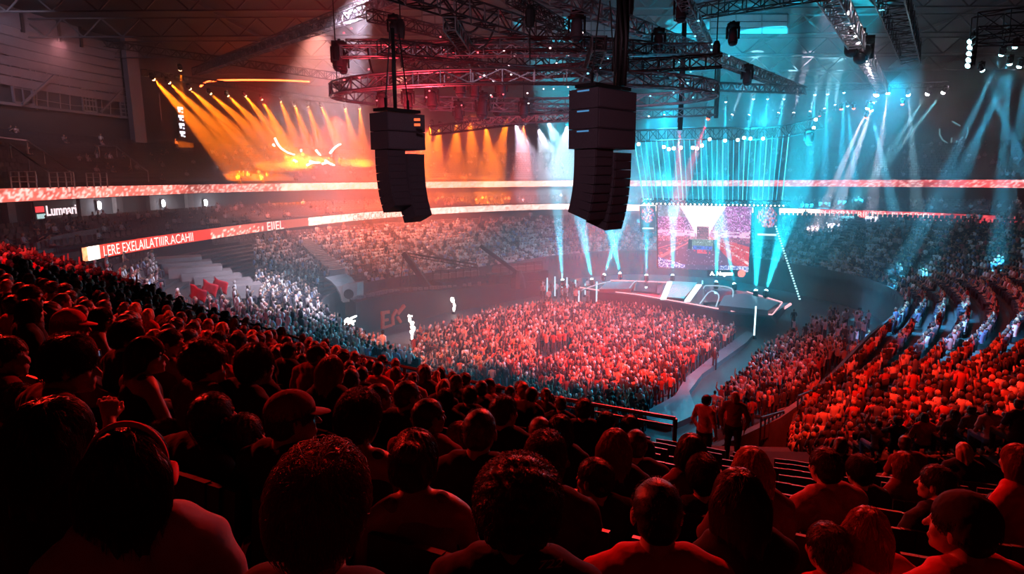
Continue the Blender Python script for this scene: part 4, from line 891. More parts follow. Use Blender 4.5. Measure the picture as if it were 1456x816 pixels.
# big concrete steps on the left
for i in range(7):
    x0, y0 = 246+i*16, 372+i*6.5; p = surf(x0, y0, .3); m = MB(); m.box((0, 0, -.1), (4.2-.2*i, 1.9, .95), Matrix.Rotation(.5, 3, 'Z')); tag(m.build('concrete_step_block', M['tunnel_grey'], loc=p), 'pale concrete step block in the staircase of blocks beside the left lower seats', 'step', 'staircase of concrete blocks on the left')
# aisle stair strips
def aisle(p0, p1, w_, label):
    a, b = surf(*p0, .3), surf(*p1, .3); o = tag(empty('aisle_stairs', a), label, 'stairs'); n = 20; d = b-a; m = MB(); R = Matrix.Rotation(math.atan2(d.y, d.x), 3, 'Z')
    for k in range(n): q = d*((k+.5)/n); m.box(q+Vector((0, 0, .25)), (Vector((d.x, d.y, 0)).length/n*1.02, w_, abs(d.z)/n*1.2+.5), R)
    m.build('steps', M['tunnel_grey'], o); return a, b
AISLE = aisle((432, 347), (480, 392), 1.5, 'pale aisle stairs between the left seat blocks, above the tunnel entrance')
# red flags
for i, (x, y, lb) in enumerate(((272, 428, 'red flag beside the concrete steps, leftmost of three'), (290, 420, 'red flag beside the concrete steps, middle of three'), (306, 416, 'red flag beside the concrete steps, rightmost of three'))):
    p = surf(x, y, .6); e = tag(empty('red_flag', p), lb, 'flag'); V = []; nx, ny = 5, 6
    for j in range(ny+1):
        for k in range(nx+1): V.append((k/nx*.95-.1*j/ny, .16*math.sin(k*1.4+i+j*.5), 1.1-j/ny*.8-k/nx*.45))
    me = npmesh('flag_cloth', V, np.array([(j*(nx+1)+k, j*(nx+1)+k+1, (j+1)*(nx+1)+k+1, (j+1)*(nx+1)+k) for j in range(ny) for k in range(nx)]), [M['flag']], smooth=True); c_ = new('cloth', me, e); c_.modifiers.new('s', 'SOLIDIFY').thickness = .02
    m = MB(); m.tube([(0, 0, -.9), (0, 0, 1.2)], .025, 5); m.build('pole', M['rail'], e)
# floor: runway, sparks
rw = MB(); rp = rp_run = [atz(x, y, .35) for x, y in ((905, 592), (955, 604), (992, 588), (980, 556), (998, 532), (1062, 486), (1072, 474), (1062, 470), (1018, 502), (974, 538), (960, 562))]
rw.prism([(p.x, p.y) for p in rp], 0, .35); tag(rw.build('runway', M['runway']), 'pale low runway crossing the floor between the two standing crowds', 'runway')
pa = MB(); rp = [atz(x, y, .1) for x, y in ((500, 490), (590, 468), (760, 428), (770, 436), (640, 458), (580, 500), (540, 508))]; pa.prism([(p.x, p.y) for p in rp], 0, .12); tag(pa.build('floor_ramp', M['concrete_light']), 'low reddish ramp strip along the staging box', 'ramp')
def spark(px, py, hpx, wpx, label, col=(1, .85, .8), s=9):
    p = atz(px, py, 0); sc = p.y/F; e = tag(empty('spark_fountain', p), label, 'spark jet'); m = MB()
    for k in range(46):
        t = random.random(); x = (random.gauss(0, .25)+.3*math.sin(t*5))*wpx*sc*(.4+t*.6); z = t*hpx*sc+.25; m.box((x, random.gauss(0, .1), z), (.09, .09, .05+.25*random.random()*(1-t*.5)), Matrix.Rotation(random.uniform(-.6, .6), 3, 'Y'))
    m.build('glowing_sparks', emit('spark_glow', col, s), e); m = MB(); m.lathe([(0, 0), (.22, 0), (.18, .25), (0, .25)], 8); m.build('nozzle', M['black'], e)
spark(586, 486, 36, 8, 'white spark jet standing in front of the red slanted marks'); spark(645, 446, 20, 5, 'small spark jet on the floor below the large crane')
e = tag(empty('flame_light', at(490, 466, 50)), 'bright white flame-shaped light at the corner of the left seats', 'light'); m = MB(); eo = e.location.copy()
for s_ in ([(486, 468), (487, 462), (493, 458), (500, 452), (507, 449)], [(490, 462), (492, 455), (495, 452)], [(494, 459), (500, 458), (505, 456)], [(499, 456), (503, 462)]): m.tube([at(x, y, 50)-eo for x, y in s_], .16, 5, .4)
m.build('glowing_flame', emit('flame_glow', (1, .95, .95), 7), e)
# near rail along the deck edge
RP = resample([(p.x, p.y, 0) for p in AF], 1.4); nr = tag(empty('balcony_rail', (RP[0].x, RP[0].y, ZA)), 'long dark metal balcony rail along the front of the near stand', 'railing'); o0r = nr.location.copy(); 
for z, w_ in ((1.08, .035), (.95, .02), (.55, .02)):
    m = MB(); m.tube([Vector((p.x, p.y, ZA+z))-o0r for p in RP if proj((p.x, p.y, ZA))[0] < 1010 or p.y > 30], w_, 6); m.build('rail_bar', M['rail_dark'], nr)
for i, p in enumerate(RP):
    if proj((p.x, p.y, ZA))[0] < 1010 or p.y > 30: m = MB(); m.bar(Vector((p.x, p.y, ZA-.1))-o0r, Vector((p.x, p.y, ZA+1.08))-o0r, .06); m.build('rail_post', M['rail_dark'], nr)
# right side: stair landing, wall, rails
def block(pts, z0, z1, mat, name, label, cat='platform'):
    m = MB(); m.prism([(p[0], p[1]) for p in pts], z0, z1); return tag(m.build(name, M[mat]), label, cat)
pl = [atz(x, y, 2.5) for x, y in ((1010, 640), (1100, 600))]
block([(2.8, 10.6), (6.3, 10.2), (6.6, 13.2), (3.0, 13.4)], 6.4, 6.9, 'concrete', 'stair_landing', 'small landing below the near stand where a person stands')
for i in range(12):
    block([(3.0+i*.22, 13.4+i*.62), (6.4+i*.2, 13.2+i*.62), (6.5+i*.2, 13.9+i*.62), (3.1+i*.22, 14.1+i*.62)], 6.0-i*.42, 6.7-i*.42, 'concrete_light', 'stair_step', 'dim step of the stairs going down from the landing', 'step')['group'] = 'steps below the landing'
# vomitory side wall with sloping top, seen right of the standing person
a, b, c = atz(1012, 640, 4.2), atz(1110, 594, 3.6), atz(1236, 505, 2.9)
for (p, q, z0_, z1_, lb) in ((a, b, 4.2, 3.6, 'sloping reddish side wall right of the standing person'), (b, c, 3.6, 2.9, 'long sloping front wall of the right seats leading to the red banner')):
    m = MB(); d = (q-p); d.z = 0; n = Vector((-d.y, d.x, 0)).normalized()*.25; V = [Vector((p.x, p.y, 0)), Vector((q.x, q.y, 0)), Vector((q.x, q.y, z1_)), Vector((p.x, p.y, z0_))]; m.add([v_-p for v_ in V]+[v_+n-p for v_ in V], [(0, 1, 2, 3), (7, 6, 5, 4), (0, 4, 5, 1), (1, 5, 6, 2), (2, 6, 7, 3), (3, 7, 4, 0)]); tag(m.build('side_wall', M['concrete_light'], loc=p), lb, 'wall')
def balusters(p, q, h_, n_, label):
    e = tag(empty('iron_railing', p), label, 'railing'); d = q-p
    for k in range(n_): m = MB(); m.bar(d*(k/(n_-1)), d*(k/(n_-1))+Vector((0, 0, h_)), .05); m.build('baluster', M['rail_dark'], e)
    m = MB(); m.bar(Vector((0, 0, h_)), d+Vector((0, 0, h_)), .07); m.bar(Vector((0, 0, .1)), d+Vector((0, 0, .1)), .05); m.build('top_rail', M['rail_dark'], e)
balusters(at(1080, 630, 22), at(1112, 618, 24), 1.0, 7, 'short iron railing beside the sloping reddish wall'); balusters(at(1132, 602, 25), at(1166, 584, 28), 1.2, 8, 'iron railing with upright bars in front of the blue banner')
for x, y0, y1, Y, lb in ((1156, 548, 592, 28, 'dark post between the blue and orange banners, left one'), (1186, 542, 582, 30, 'dark post between the blue and orange banners, right one')):
    p = at(x, y1, Y); m = MB(); m.lathe([(0, 0), (.14, 0), (.1, .3), (.09, (y1-y0)*Y/F-.2), (.14, (y1-y0)*Y/F), (0, (y1-y0)*Y/F)], 8); tag(m.build('post', M['black'], loc=p), lb, 'post')
def banner(q4, Y0, Y1, mat, label):
    (x0, y0), (x1, y1), (x2, y2), (x3, y3) = q4; P = [at(x0, y0, Y0), at(x1, y1, Y1), at(x2, y2, Y1), at(x3, y3, Y0)]; o = P[0]; m = MB(); P = [p-o for p in P]; n = Vector((-.05, -.06, 0)); m.add(P+[p+n for p in P], [(0, 1, 2, 3), (7, 6, 5, 4), (0, 4, 5, 1), (1, 5, 6, 2), (2, 6, 7, 3), (3, 7, 4, 0)]); tag(m.build('banner', M[mat], loc=o), label, 'banner')
banner(((1106, 594), (1152, 577), (1152, 569), (1106, 582)), 25.5, 27.5, 'ban_blue', 'pale blue banner on the front wall of the right seats'); banner(((1162, 574), (1186, 560), (1186, 552), (1162, 568)), 28, 30, 'ban_orange', 'orange banner on the front wall of the right seats'); banner(((1218, 522), (1231, 508), (1231, 504), (1220, 512)), 36, 38, 'ban_blue', 'small pale blue banner at the far end of the front wall'); banner(((1200, 528), (1217, 524), (1217, 516), (1204, 514)), 35, 36, 'flag', 'small red banner beside the small pale blue banner')
# ---------------------------------------------------------------- distance-field bodies (one continuous surface each)
def V3(*a): return np.array(a, dtype=np.float32)
def cap(a, b, r0, r1=None): return ('c', V3(*a), V3(*b), r0, r0 if r1 is None else r1)
def ell(c, r, R=None): return ('e', V3(*c), V3(*r), None if R is None else np.array(R, dtype=np.float32))
def prim_d(p, P):
    if p[0] == 'c':
        _, a, b, r0, r1 = p; ab = b-a; t = np.clip(((P-a) @ ab)/max(1e-9, float(ab @ ab)), 0, 1)
        return np.linalg.norm(P-a-t[..., None]*ab, axis=-1)-(r0+(r1-r0)*t)
    _, c, r, R = p; q = P-c
    if R is not None: q = q @ R
    k0 = np.linalg.norm(q/r, axis=-1); k1 = np.linalg.norm(q/(r*r), axis=-1)+1e-6
    return k0*(k0-1)/k1
def pbox(p, m):
    if p[0] == 'c':
        r = max(p[3], p[4])+m; return np.minimum(p[1], p[2])-r, np.maximum(p[1], p[2])+r
    r = p[2].max()+m if p[3] is not None else p[2]+m
    return p[1]-r, p[1]+r
def smin(a, b, k):
    h = np.maximum(k-np.abs(a-b), 0)/k; return np.minimum(a, b)-h*h*k*.25
def sdf_pts(prims, P, k):
    f = prim_d(prims[0], P)
    for p in prims[1:]: f = smin(f, prim_d(p, P), k)
    return f
def nets(f, org, h):
    s = f < 0; act = np.zeros(tuple(n-1 for n in f.shape), bool); c0 = s[:-1, :-1, :-1]
    for dx in (0, 1):
        for dy in (0, 1):
            for dz in (0, 1): act |= s[dx:s.shape[0]-1+dx, dy:s.shape[1]-1+dy, dz:s.shape[2]-1+dz] != c0
    I = np.argwhere(act); n = len(I); acc = np.zeros((n, 3), np.float32); cnt = np.zeros(n, np.float32)
    corners = [(a, b, c) for a in (0, 1) for b in (0, 1) for c in (0, 1)]
    for a in corners:
        for ax in range(3):
            if a[ax]: continue
            b = list(a); b[ax] = 1; fa = f[I[:, 0]+a[0], I[:, 1]+a[1], I[:, 2]+a[2]]; fb = f[I[:, 0]+b[0], I[:, 1]+b[1], I[:, 2]+b[2]]
            m = (fa < 0) != (fb < 0); t = np.where(m, fa/np.where(m, fa-fb, 1), 0); p = np.tile(np.array(a, np.float32), (n, 1)); p[:, ax] += t
            acc += p*m[:, None]; cnt += m
    V = (I+acc/np.maximum(cnt, 1)[:, None])*h+org; idx = -np.ones(act.shape, np.int64); idx[I[:, 0], I[:, 1], I[:, 2]] = np.arange(n); Q = []
    for ax in range(3):
        a1, a2 = (ax+1) % 3, (ax+2) % 3; sl0 = [slice(None)]*3; sl1 = [slice(None)]*3; sl0[ax] = slice(0, -1); sl1[ax] = slice(1, None)
        E_ = np.argwhere(s[tuple(sl0)] != s[tuple(sl1)]); E_ = E_[(E_[:, a1] > 0) & (E_[:, a2] > 0) & (E_[:, a1] < act.shape[a1]) & (E_[:, a2] < act.shape[a2])]
        ins = s[E_[:, 0], E_[:, 1], E_[:, 2]]; q = []
        for d1, d2 in ((-1, -1), (0, -1), (0, 0), (-1, 0)):
            c = E_.copy(); c[:, a1] += d1; c[:, a2] += d2; q.append(idx[c[:, 0], c[:, 1], c[:, 2]])
        q = np.stack(q, 1); q[~ins] = q[~ins][:, ::-1]; Q.append(q)
    Q = np.concatenate(Q); return V, Q[(Q >= 0).all(1)]
def blob(name, prims, h, k, mats, cuts=(), disp=None, kcut=.01, fine=()):
    lo = np.min([pbox(p, h*3)[0] for p in list(prims)+list(fine)], 0); hi = np.max([pbox(p, h*3)[1] for p in list(prims)+list(fine)], 0); n = np.ceil((hi-lo)/h).astype(int)+1
    f = np.full(tuple(n), .5, np.float32); ax = [lo[i]+h*np.arange(n[i], dtype=np.float32) for i in range(3)]
    for ps, cut, k in ((prims, False, k), (fine, False, .007), (cuts, True, k)):
        for p in ps:
            a, b = pbox(p, k*1.2+h*2); i0 = np.clip(((a-lo)/h).astype(int), 0, n-1); i1 = np.clip(((b-lo)/h).astype(int)+2, 0, n)
            if (i1 <= i0).any(): continue
            sl = tuple(slice(i0[i], i1[i]) for i in range(3)); g = np.stack(np.meshgrid(*[ax[i][sl[i]] for i in range(3)], indexing='ij'), -1); d = prim_d(p, g)
            f[sl] = -smin(-f[sl], d, kcut) if cut else smin(f[sl], d, k)
    if disp is not None:
        g = np.stack(np.meshgrid(*ax, indexing='ij'), -1); f = f+disp(g)
    V, Q = nets(f, lo, h); return npmesh(name, V, Q, mats, None, True)

def head_prims(T, small=False):
    """head in its own frame: +y is the face, z up, origin at the centre of the skull; T (4x4) places it"""
    R = np.array(T.to_3x3()); t = np.array(T.translation)
    def E(c, r): return ell(R @ np.array(c)+t, r, R)
    def Cp(a, b, r0, r1=None): return cap(R @ np.array(a)+t, R @ np.array(b)+t, r0, r1)
    P = [E((0, -.014, .03), (.074, .093, .084)), E((0, .028, -.03), (.060, .064, .085)), E((0, .045, -.078), (.040, .044, .034)), Cp((0, .09, .004), (0, .110, -.028), .008, .012), Cp((-.034, .078, .022), (.034, .078, .022), .011),
         E((-.04, .06, -.025), (.022, .022, .025)), E((.04, .06, -.025), (.022, .022, .025)), Cp((-.018, .088, -.057), (.018, .088, -.057), .0075), Cp((-.015, .086, -.067), (.015, .086, -.067), .008), E((0, .075, -.094), (.02, .018, .016)),
         E((-.076, -.004, -.008), (.010, .021, .033)), E((.076, -.004, -.008), (.010, .021, .033))]
    return P
def ik(s, w, l1, l2, hint):
    s, w = Vector(s), Vector(w); d = w-s; L = min(d.length, (l1+l2)*.995); d.normalize(); a = (l1*l1-l2*l2+L*L)/(2*L); h = math.sqrt(max(0, l1*l1-a*a)); hv = Vector(hint); hv = (hv-d*hv.dot(d)).normalized(); return s+d*a+hv*h, s+d*L
def hand(w, d, n, curl, side):
    """five-finger hand: w wrist, d pointing direction, n palm normal"""
    w, d, n = Vector(w), Vector(d).normalized(), Vector(n); n = (n-d*n.dot(d)).normalized(); u = d.cross(n)*side; P = []
    k0 = w+d*.085
    for i, (o, L) in enumerate(((-.032, .068), (-.011, .077), (.011, .071), (.033, .056))):
        b = k0+u*o-d*abs(o)*.2; P.append(cap(w+u*o*.5+d*.01, b, .014, .012)); a1 = curl*.7; d1 = d*math.cos(a1)+n*math.sin(a1); m = b+d1*L*.5; a2 = curl*1.7; d2 = d*math.cos(a2)+n*math.sin(a2); P += [cap(b, m, .0088, .0082), cap(m, m+d2*L*.5, .0082, .0072)]
    tb = w+d*.025-u*.028; t1 = tb+(d*.6-u*.7+n*.3).normalized()*.042; P += [cap(tb, t1, .014, .011), cap(t1, t1+(d*.9-u*.15+n*.4).normalized()*.032, .0105, .0085)]
    return P
def make_pose(lean=0.0, yaw=0.0, pitch=0.0, roll=0.0, wl=None, wr=None, hl=(-.6, -.3, -.6), hr=(.6, -.3, -.6), dl=(0, 1, -.2), dr=(0, 1, -.2), nl=(0, 0, -1), nr=(0, 0, -1), curl=.5, stand=False, slim=1.0, h=.009, female=False):
    zh = .92 if stand else .50; hip = Vector((0, 0, zh)); RL_ = Matrix.Rotation(-lean, 4, 'X'); TL = Matrix.Translation(hip) @ RL_ @ Matrix.Translation(-hip)
    U = lambda x, y, z: TL @ Vector((x, y, z+(zh-.50)))
    R3 = np.array(TL.to_3x3()); e = lambda c, r: ell(tuple(U(*c)), r, R3); s = slim
    tors = [e((0, .0, .56), (.165*s, .125, .13)), e((0, .015, .73), (.140*s, .108, .16)), e((0, .005, .88), (.165*s, .115, .15)), cap(U(-.13*s, -.015, .985), U(.13*s, -.015, .985), .062), cap(U(-.07, -.01, 1.01), U(.07, -.01, 1.01), .058)]
    shl, shr = U(-.185*s, -.01, .965), U(.185*s, -.01, .965); H = U(0, .035, 1.165)
    TH = Matrix.Translation(H) @ Matrix.Rotation(-lean*.35, 4, 'X') @ Matrix.Rotation(yaw, 4, 'Z') @ Matrix.Rotation(-pitch, 4, 'X') @ Matrix.Rotation(roll, 4, 'Y')
    hp = head_prims(TH); nk0 = TH @ Vector((0, -.025, -.055)); nk = [cap(nk0, U(0, -.015, 1.0), .052*(s*.9+.1), .062)]
    if stand: legs = [(Vector((x, 0, .88)), Vector((x*1.15, .02, .48)), Vector((x*1.2, -.02, .07))) for x in (-.09, .09)]
    else: legs = [(Vector((x, .03, .50)), Vector((x*1.6, .46, .50)), Vector((x*1.5, .47, .09))) for x in (-.095, .095)]
    lp, tp = [], []
    for a, b, c in legs:
        tp += [cap(a, b, .098, .066), cap(b, c, .062, .045)]; lp += [cap(a, b, .085, .055), cap(b, c, .052, .036), cap(c, c+Vector((0, .02, -.03)), .038), cap(c+Vector((0, .0, -.045)), c+Vector((0, .15, -.052)), .04, .032)]
    tp += [ell((0, 0, zh+.03), (.175*s, .135, .11))]
    arms, slv, hands = [], [], []
    for sh, w_, hint, d, n_, sd in ((shl, wl, hl, dl, nl, -1), (shr, wr, hr, dr, nr, 1)):
        if w_ is None: w_ = (sd*.10, .30, .60)
        w_ = Vector(w_)+Vector((0, 0, zh-.5)); el_, w_ = ik(sh, w_, .285, .255, hint); arms += [cap(sh, el_, .050*s, .040), cap(el_, w_, .040, .026)]; hands += hand(w_, d, n_, curl, sd); slv += [cap(sh, el_, .066*s, .056), (sh, el_, w_)]
    body = blob('body_mesh', tors+nk+lp+arms, h, .028, [M['skin']], fine=hp+hands)
    out = dict(body=body, TH=TH, top=TH @ Vector((0, -.01, .115)))
    sl = []; ss = []
    for a in slv:
        if isinstance(a[0], str): sl.append(a); ss.append(cap(a[1], a[1]+(a[2]-a[1])*.62, a[3], a[4]+.006))
        else: sl.append(cap(a[1], a[1].lerp(a[2], .92), .056, .040))
    tb = [('e', p[1], p[2]+.014, p[3]) if p[0] == 'e' else ('c', p[1], p[2], p[3]+.014, p[4]+.014) for p in tors]
    fold = lambda g: .0045*np.sin(g[..., 2]*34+6*np.sin(g[..., 0]*9+1)+g[..., 1]*16)*(.6+.4*np.sin(g[..., 0]*13+g[..., 2]*7))+.0035*np.sin(g[..., 0]*29+g[..., 2]*21+3*np.sin(g[..., 2]*11))+.0015*np.sin(g[..., 0]*83+g[..., 2]*61)
    out['shirt_long'] = blob('shirt_mesh', tb+sl, h*1.1, .035, [M['cloth']], disp=fold); out['shirt_short'] = blob('shirt_mesh', tb+ss, h*1.1, .035, [M['cloth']], disp=fold)
    tank = [('e', p[1], p[2]+.010, p[3]) for p in tors[:3]]+[cap(U(-.09, -.03, .94), U(-.085, -.03, 1.03), .035), cap(U(.09, -.03, .94), U(.085, -.03, 1.03), .035)]
    out['shirt_tank'] = blob('shirt_mesh', tank, h*1.1, .03, [M['cloth']], disp=fold)
    out['trousers'] = blob('trousers_mesh', tp, h*1.2, .03, [M['cloth']], disp=fold); out['stand'] = stand
    return out
# ---------------------------------------------------------------- hair, in the head frame
FACECUT = [ell((0, .098, -.045), (.064, .06, .082)), ell((0, .06, -.13), (.09, .075, .06))]
SC_ = [ell((0, -.016, .034), (.083, .101, .092))]
def hnoise(a, fz, fx):
    return lambda g: a*(np.sin(g[..., 0]*fx+2*np.sin(g[..., 2]*fz))+np.sin(g[..., 1]*fx*.8+g[..., 2]*fz*1.3+1)+.7*np.sin(g[..., 0]*fx*2.3+g[..., 1]*fx*1.9))
HAIRS = {
    'short': (SC_+[ell((0, -.05, -.02), (.074, .062, .062))], FACECUT+[ell((0, -.04, -.115), (.1, .09, .045)), ell((.085, .0, -.03), (.03, .022, .04)), ell((-.085, .0, -.03), (.03, .022, .04))], hnoise(.0015, 60, 90), .014, 900, .03),
    'buzz': ([ell((0, -.016, .033), (.079, .097, .088))]+[ell((0, -.05, -.02), (.068, .058, .055))], FACECUT+[ell((0, -.04, -.11), (.1, .09, .045)), ell((.085, .0, -.03), (.03, .022, .04)), ell((-.085, .0, -.03), (.03, .022, .04))], hnoise(.0008, 90, 120), .012, 500, .010),
    'tousled': ([ell((0, -.014, .045), (.088, .106, .096)), ell((.008, -.005, .10), (.062, .075, .052)), ell((0, -.05, -.01), (.072, .062, .07))], FACECUT+[ell((0, -.04, -.13), (.1, .09, .045)), ell((.09, .01, -.04), (.03, .022, .035)), ell((-.09, .01, -.04), (.03, .022, .035))], hnoise(.0025, 45, 70), .02, 3200, .055),
    'afro': ([ell((0, -.025, .05), (.115, .125, .112)), ell((0, -.06, -.01), (.10, .075, .08))], FACECUT+[ell((0, -.04, -.15), (.1, .09, .045))], hnoise(.003, 90, 110), .02, 3000, .025),
    'long': (SC_+[ell((0, -.05, -.02), (.092, .07, .09)), cap((-.045, -.055, 0), (-.05, -.085, -.30), .055, .045), cap((.045, -.055, 0), (.05, -.085, -.30), .055, .045), cap((0, -.07, 0), (0, -.105, -.33), .055, .045)], FACECUT, hnoise(.003, 12, 110), .03, 1500, .16),
    'bob': (SC_+[ell((0, -.03, -.04), (.10, .092, .105))], FACECUT+[ell((0, -.02, -.175), (.12, .12, .05))], hnoise(.0025, 14, 110), .03, 1200, .09),
    'bun': (SC_+[ell((0, -.05, -.02), (.078, .062, .07)), ell((0, -.105, .075), (.045, .042, .042))], FACECUT+[ell((0, -.04, -.12), (.1, .09, .045))], hnoise(.0018, 30, 90), .02, 900, .05),
    'ponytail': (SC_+[ell((0, -.05, -.02), (.078, .062, .07)), cap((0, -.10, .05), (0, -.15, -.02), .03, .032), cap((0, -.15, -.02), (.01, -.14, -.24), .034, .018)], FACECUT+[ell((0, -.03, -.12), (.1, .08, .045))], hnoise(.002, 14, 100), .02, 900, .07),
}
def strands(prims, cuts, n, L, seed, mess=.3):
    r_ = np.random.default_rng(seed); th = r_.uniform(0, 2*PI, n*2); z = r_.uniform(-.35, 1, n*2); q = np.sqrt(1-np.minimum(1, z*z)); P = np.stack([q*np.cos(th)*.12, q*np.sin(th)*.13-.015, z*.12+.02], 1).astype(np.float32)
    def fd(p): return sdf_pts(prims, p, .03)
    def grad(p):
        e = 1e-3; return np.stack([(fd(p+np.eye(3, dtype=np.float32)[i]*e)-fd(p-np.eye(3, dtype=np.float32)[i]*e)) for i in range(3)], 1)/(2*e)
    for _ in range(5): g = grad(P); g /= np.linalg.norm(g, axis=1)[:, None]+1e-6; P = P-g*fd(P)[:, None]
    keep = np.ones(len(P), bool)
    for c in cuts: keep &= prim_d(c, P) > .002
    P = P[keep][:n]; n = len(P); steps = 5; crown = np.array([.01, -.05, .13], np.float32); pts = [P-0*P]; d0 = P-crown; d0[:, 2] -= .05; d0 += r_.normal(0, .03+.03*mess, d0.shape); cur = P.copy(); dirn = d0/np.linalg.norm(d0, axis=1)[:, None]; LL = L*r_.uniform(.5, 1.2, n)[:, None]
    lf = r_.uniform(0, 1, n)
    for k in range(steps):
        g = grad(cur); g /= np.linalg.norm(g, axis=1)[:, None]+1e-6; dirn = dirn-g*np.sum(dirn*g, 1)[:, None]+np.array([0, 0, -.10], np.float32); dirn /= np.linalg.norm(dirn, axis=1)[:, None]; cur = cur+dirn*LL/steps; cur = cur-g*(fd(cur)-.0015-(.0022+.006*mess*lf)*math.sin(PI*(k+1)/steps)-.001*k-.002*mess*lf*k)[:, None]; pts.append(cur.copy())
    V, Fc_ = [], []; S_ = len(pts)
    for k, p in enumerate(pts):
        g = grad(p); g /= np.linalg.norm(g, axis=1)[:, None]+1e-6; t = (pts[min(k+1, S_-1)]-pts[max(k-1, 0)]); t /= np.linalg.norm(t, axis=1)[:, None]+1e-6; b = np.cross(t, g); w = .0012*(1-.75*k/(S_-1)); V.append(np.stack([p+b*w, p-b*w, p+g*w*1.3], 1))
    V = np.stack(V, 1).reshape(-1, 3); base = np.arange(n)[:, None]*S_*3
    for k in range(S_-1):
        for a, b in ((0, 1), (1, 2), (2, 0)): Fc_.append(np.concatenate([base+k*3+a, base+k*3+b, base+(k+1)*3+b, base+(k+1)*3+a], 1))
    return V, np.concatenate(Fc_)
HM = {}
def hair_mesh(kind, fine):
    key = (kind, fine)
    if key in HM: return HM[key]
    pr, cu, dn, kk, ns, L = HAIRS[kind]; me = blob('hair_mesh', pr, .006 if fine else .011, kk, [M['hair']], cuts=cu, disp=dn)
    if fine:
        n = len(me.vertices); V0 = np.empty(n*3, np.float32); me.vertices.foreach_get('co', V0); V0 = V0.reshape(-1, 3); F0 = np.empty(len(me.polygons)*4, np.int32); me.polygons.foreach_get('vertices', F0); V1, F1 = strands(pr, cu, ns, L, 5, 1.0 if kind in ('tousled', 'afro') else .25)
        me = npmesh('hair_mesh', np.concatenate([V0, V1]), np.concatenate([F0.reshape(-1, 4), F1+n]), [M['hair']], None, True)
    HM[key] = me; return me
def hat_meshes():
    c = blob('cap_mesh', [ell((0, -.014, .045), (.088, .107, .088)), ], .008, .02, [M['cloth']], cuts=[ell((0, 0, -.055), (.2, .2, .075)), ell((0, -.01, .02), (.08, .10, .085))]); HM['cap'] = c
    m = MB(); n = 9; V = []
    for r in (0, 1):
        for i in range(n): a = PI*(.18+.64*i/(n-1)); V.append(((.078+.0*r)*math.cos(a), .075*math.sin(a)+r*.075*math.sin(a)+.01, .035-r*.02*math.sin(a)))
    V2 = [(x, y, z-.004) for x, y, z in V]; F_ = [(i, i+1, n+i+1, n+i) for i in range(n-1)]+[(2*n+i, 3*n+i, 3*n+i+1, 2*n+i+1) for i in range(n-1)]+[(n+i, n+i+1, 3*n+i+1, 3*n+i) for i in range(n-1)]; HM['brim'] = npmesh('brim_mesh', V+V2, F_, [M['cloth']], smooth=True)
    HM['beanie'] = blob('beanie_mesh', [ell((0, -.018, .045), (.090, .108, .100)), cap((-.05, -.05, .0), (.05, -.05, .0), .05)], .008, .03, [M['cloth']], cuts=[ell((0, .02, -.085), (.2, .22, .085))], disp=lambda g: .0012*np.sin(np.arctan2(g[..., 0], g[..., 1])*60))
    HM['hood'] = blob('hood_mesh', [ell((0, -.02, .02), (.105, .12, .125)), ell((0, -.06, -.12), (.12, .10, .10))], .010, .04, [M['cloth']], cuts=[ell((0, .10, -.03), (.07, .09, .10))], disp=lambda g: .003*np.sin(g[..., 2]*40+g[..., 0]*20))
    m = MB(); m.tube([(.088*math.cos(a), -.01, .03+.105*math.sin(a)) for a in [PI*(i/16) for i in range(17)]], .008, 6); b = m; [b.lathe([(0, -.012), (.030, -.012), (.034, 0), (.030, .014), (0, .014)], 14, Matrix.Translation((s*.088, 0, -.01)) @ Matrix.Rotation(PI/2, 4, 'Y')) for s in (-1, 1)]; HM['headphones'] = b.mesh('headphone_mesh', [M['cloth']], True)
hat_meshes()
POSES = {}
def get_pose(nm, lod):
    key = (nm, lod)
    if key in POSES: return POSES[key]
    h = .0082 if lod == 0 else .016; K = dict(POSEDEF[nm]); K['h'] = h; POSES[key] = make_pose(**K); return POSES[key]
POSEDEF = {
    'lap': dict(lean=.08), 'lap_right': dict(lean=.10, yaw=-.55, pitch=.0), 'lap_left': dict(lean=.05, yaw=.5),
    'profile_right': dict(lean=.12, yaw=-1.05, pitch=-.05), 'chin': dict(lean=.32, yaw=-.55, wr=(.08, .34, .86), dr=(-.3, .2, 1), nr=(-1, 0, 0), hr=(.5, .3, -.9), curl=1.3),
    'forward': dict(lean=.5, pitch=-.25, wl=(-.06, .44, .60), wr=(.06, .44, .60)), 'phone': dict(lean=.05, wl=(-.05, .36, .98), wr=(.05, .36, .98), dl=(.2, .5, .8), dr=(-.2, .5, .8), nl=(1, 0, 0), nr=(-1, 0, 0), curl=1.0),
    'folded': dict(lean=-.02, yaw=-.2, wl=(.10, .20, .80), wr=(-.10, .22, .77), dl=(1, 0, 0), dr=(-1, 0, 0)), 'slim': dict(lean=.05, slim=.86, yaw=-.25), 'slim_right': dict(lean=.15, slim=.86, yaw=-.8),
    'raise': dict(lean=0, wr=(.2, .1, 1.42), dr=(0, 0, 1), nr=(0, 1, 0), hr=(1, 0, -.2)), 'stand': dict(stand=True, wl=(-.24, .08, .48), wr=(.24, .08, .48), dl=(0, .1, -1), dr=(0, .1, -1), nl=(1, 0, 0), nr=(-1, 0, 0)),
    'stand_cheer': dict(stand=True, wl=(-.22, .1, 1.35), wr=(.22, .1, 1.4), dl=(0, 0, 1), dr=(0, 0, 1), nl=(0, 1, 0), nr=(0, 1, 0), hl=(-1, 0, 0), hr=(1, 0, 0)),
}
SKINS = [(.42, .24, .17), (.5, .30, .22), (.30, .16, .10), (.22, .12, .08), (.48, .30, .2)]
HAIRC = {'black': (.012, .010, .010), 'dark': (.03, .018, .014), 'brown': (.17, .08, .045), 'blonde': (.42, .26, .13), 'red': (.25, .07, .03), 'grey': (.2, .2, .2)}
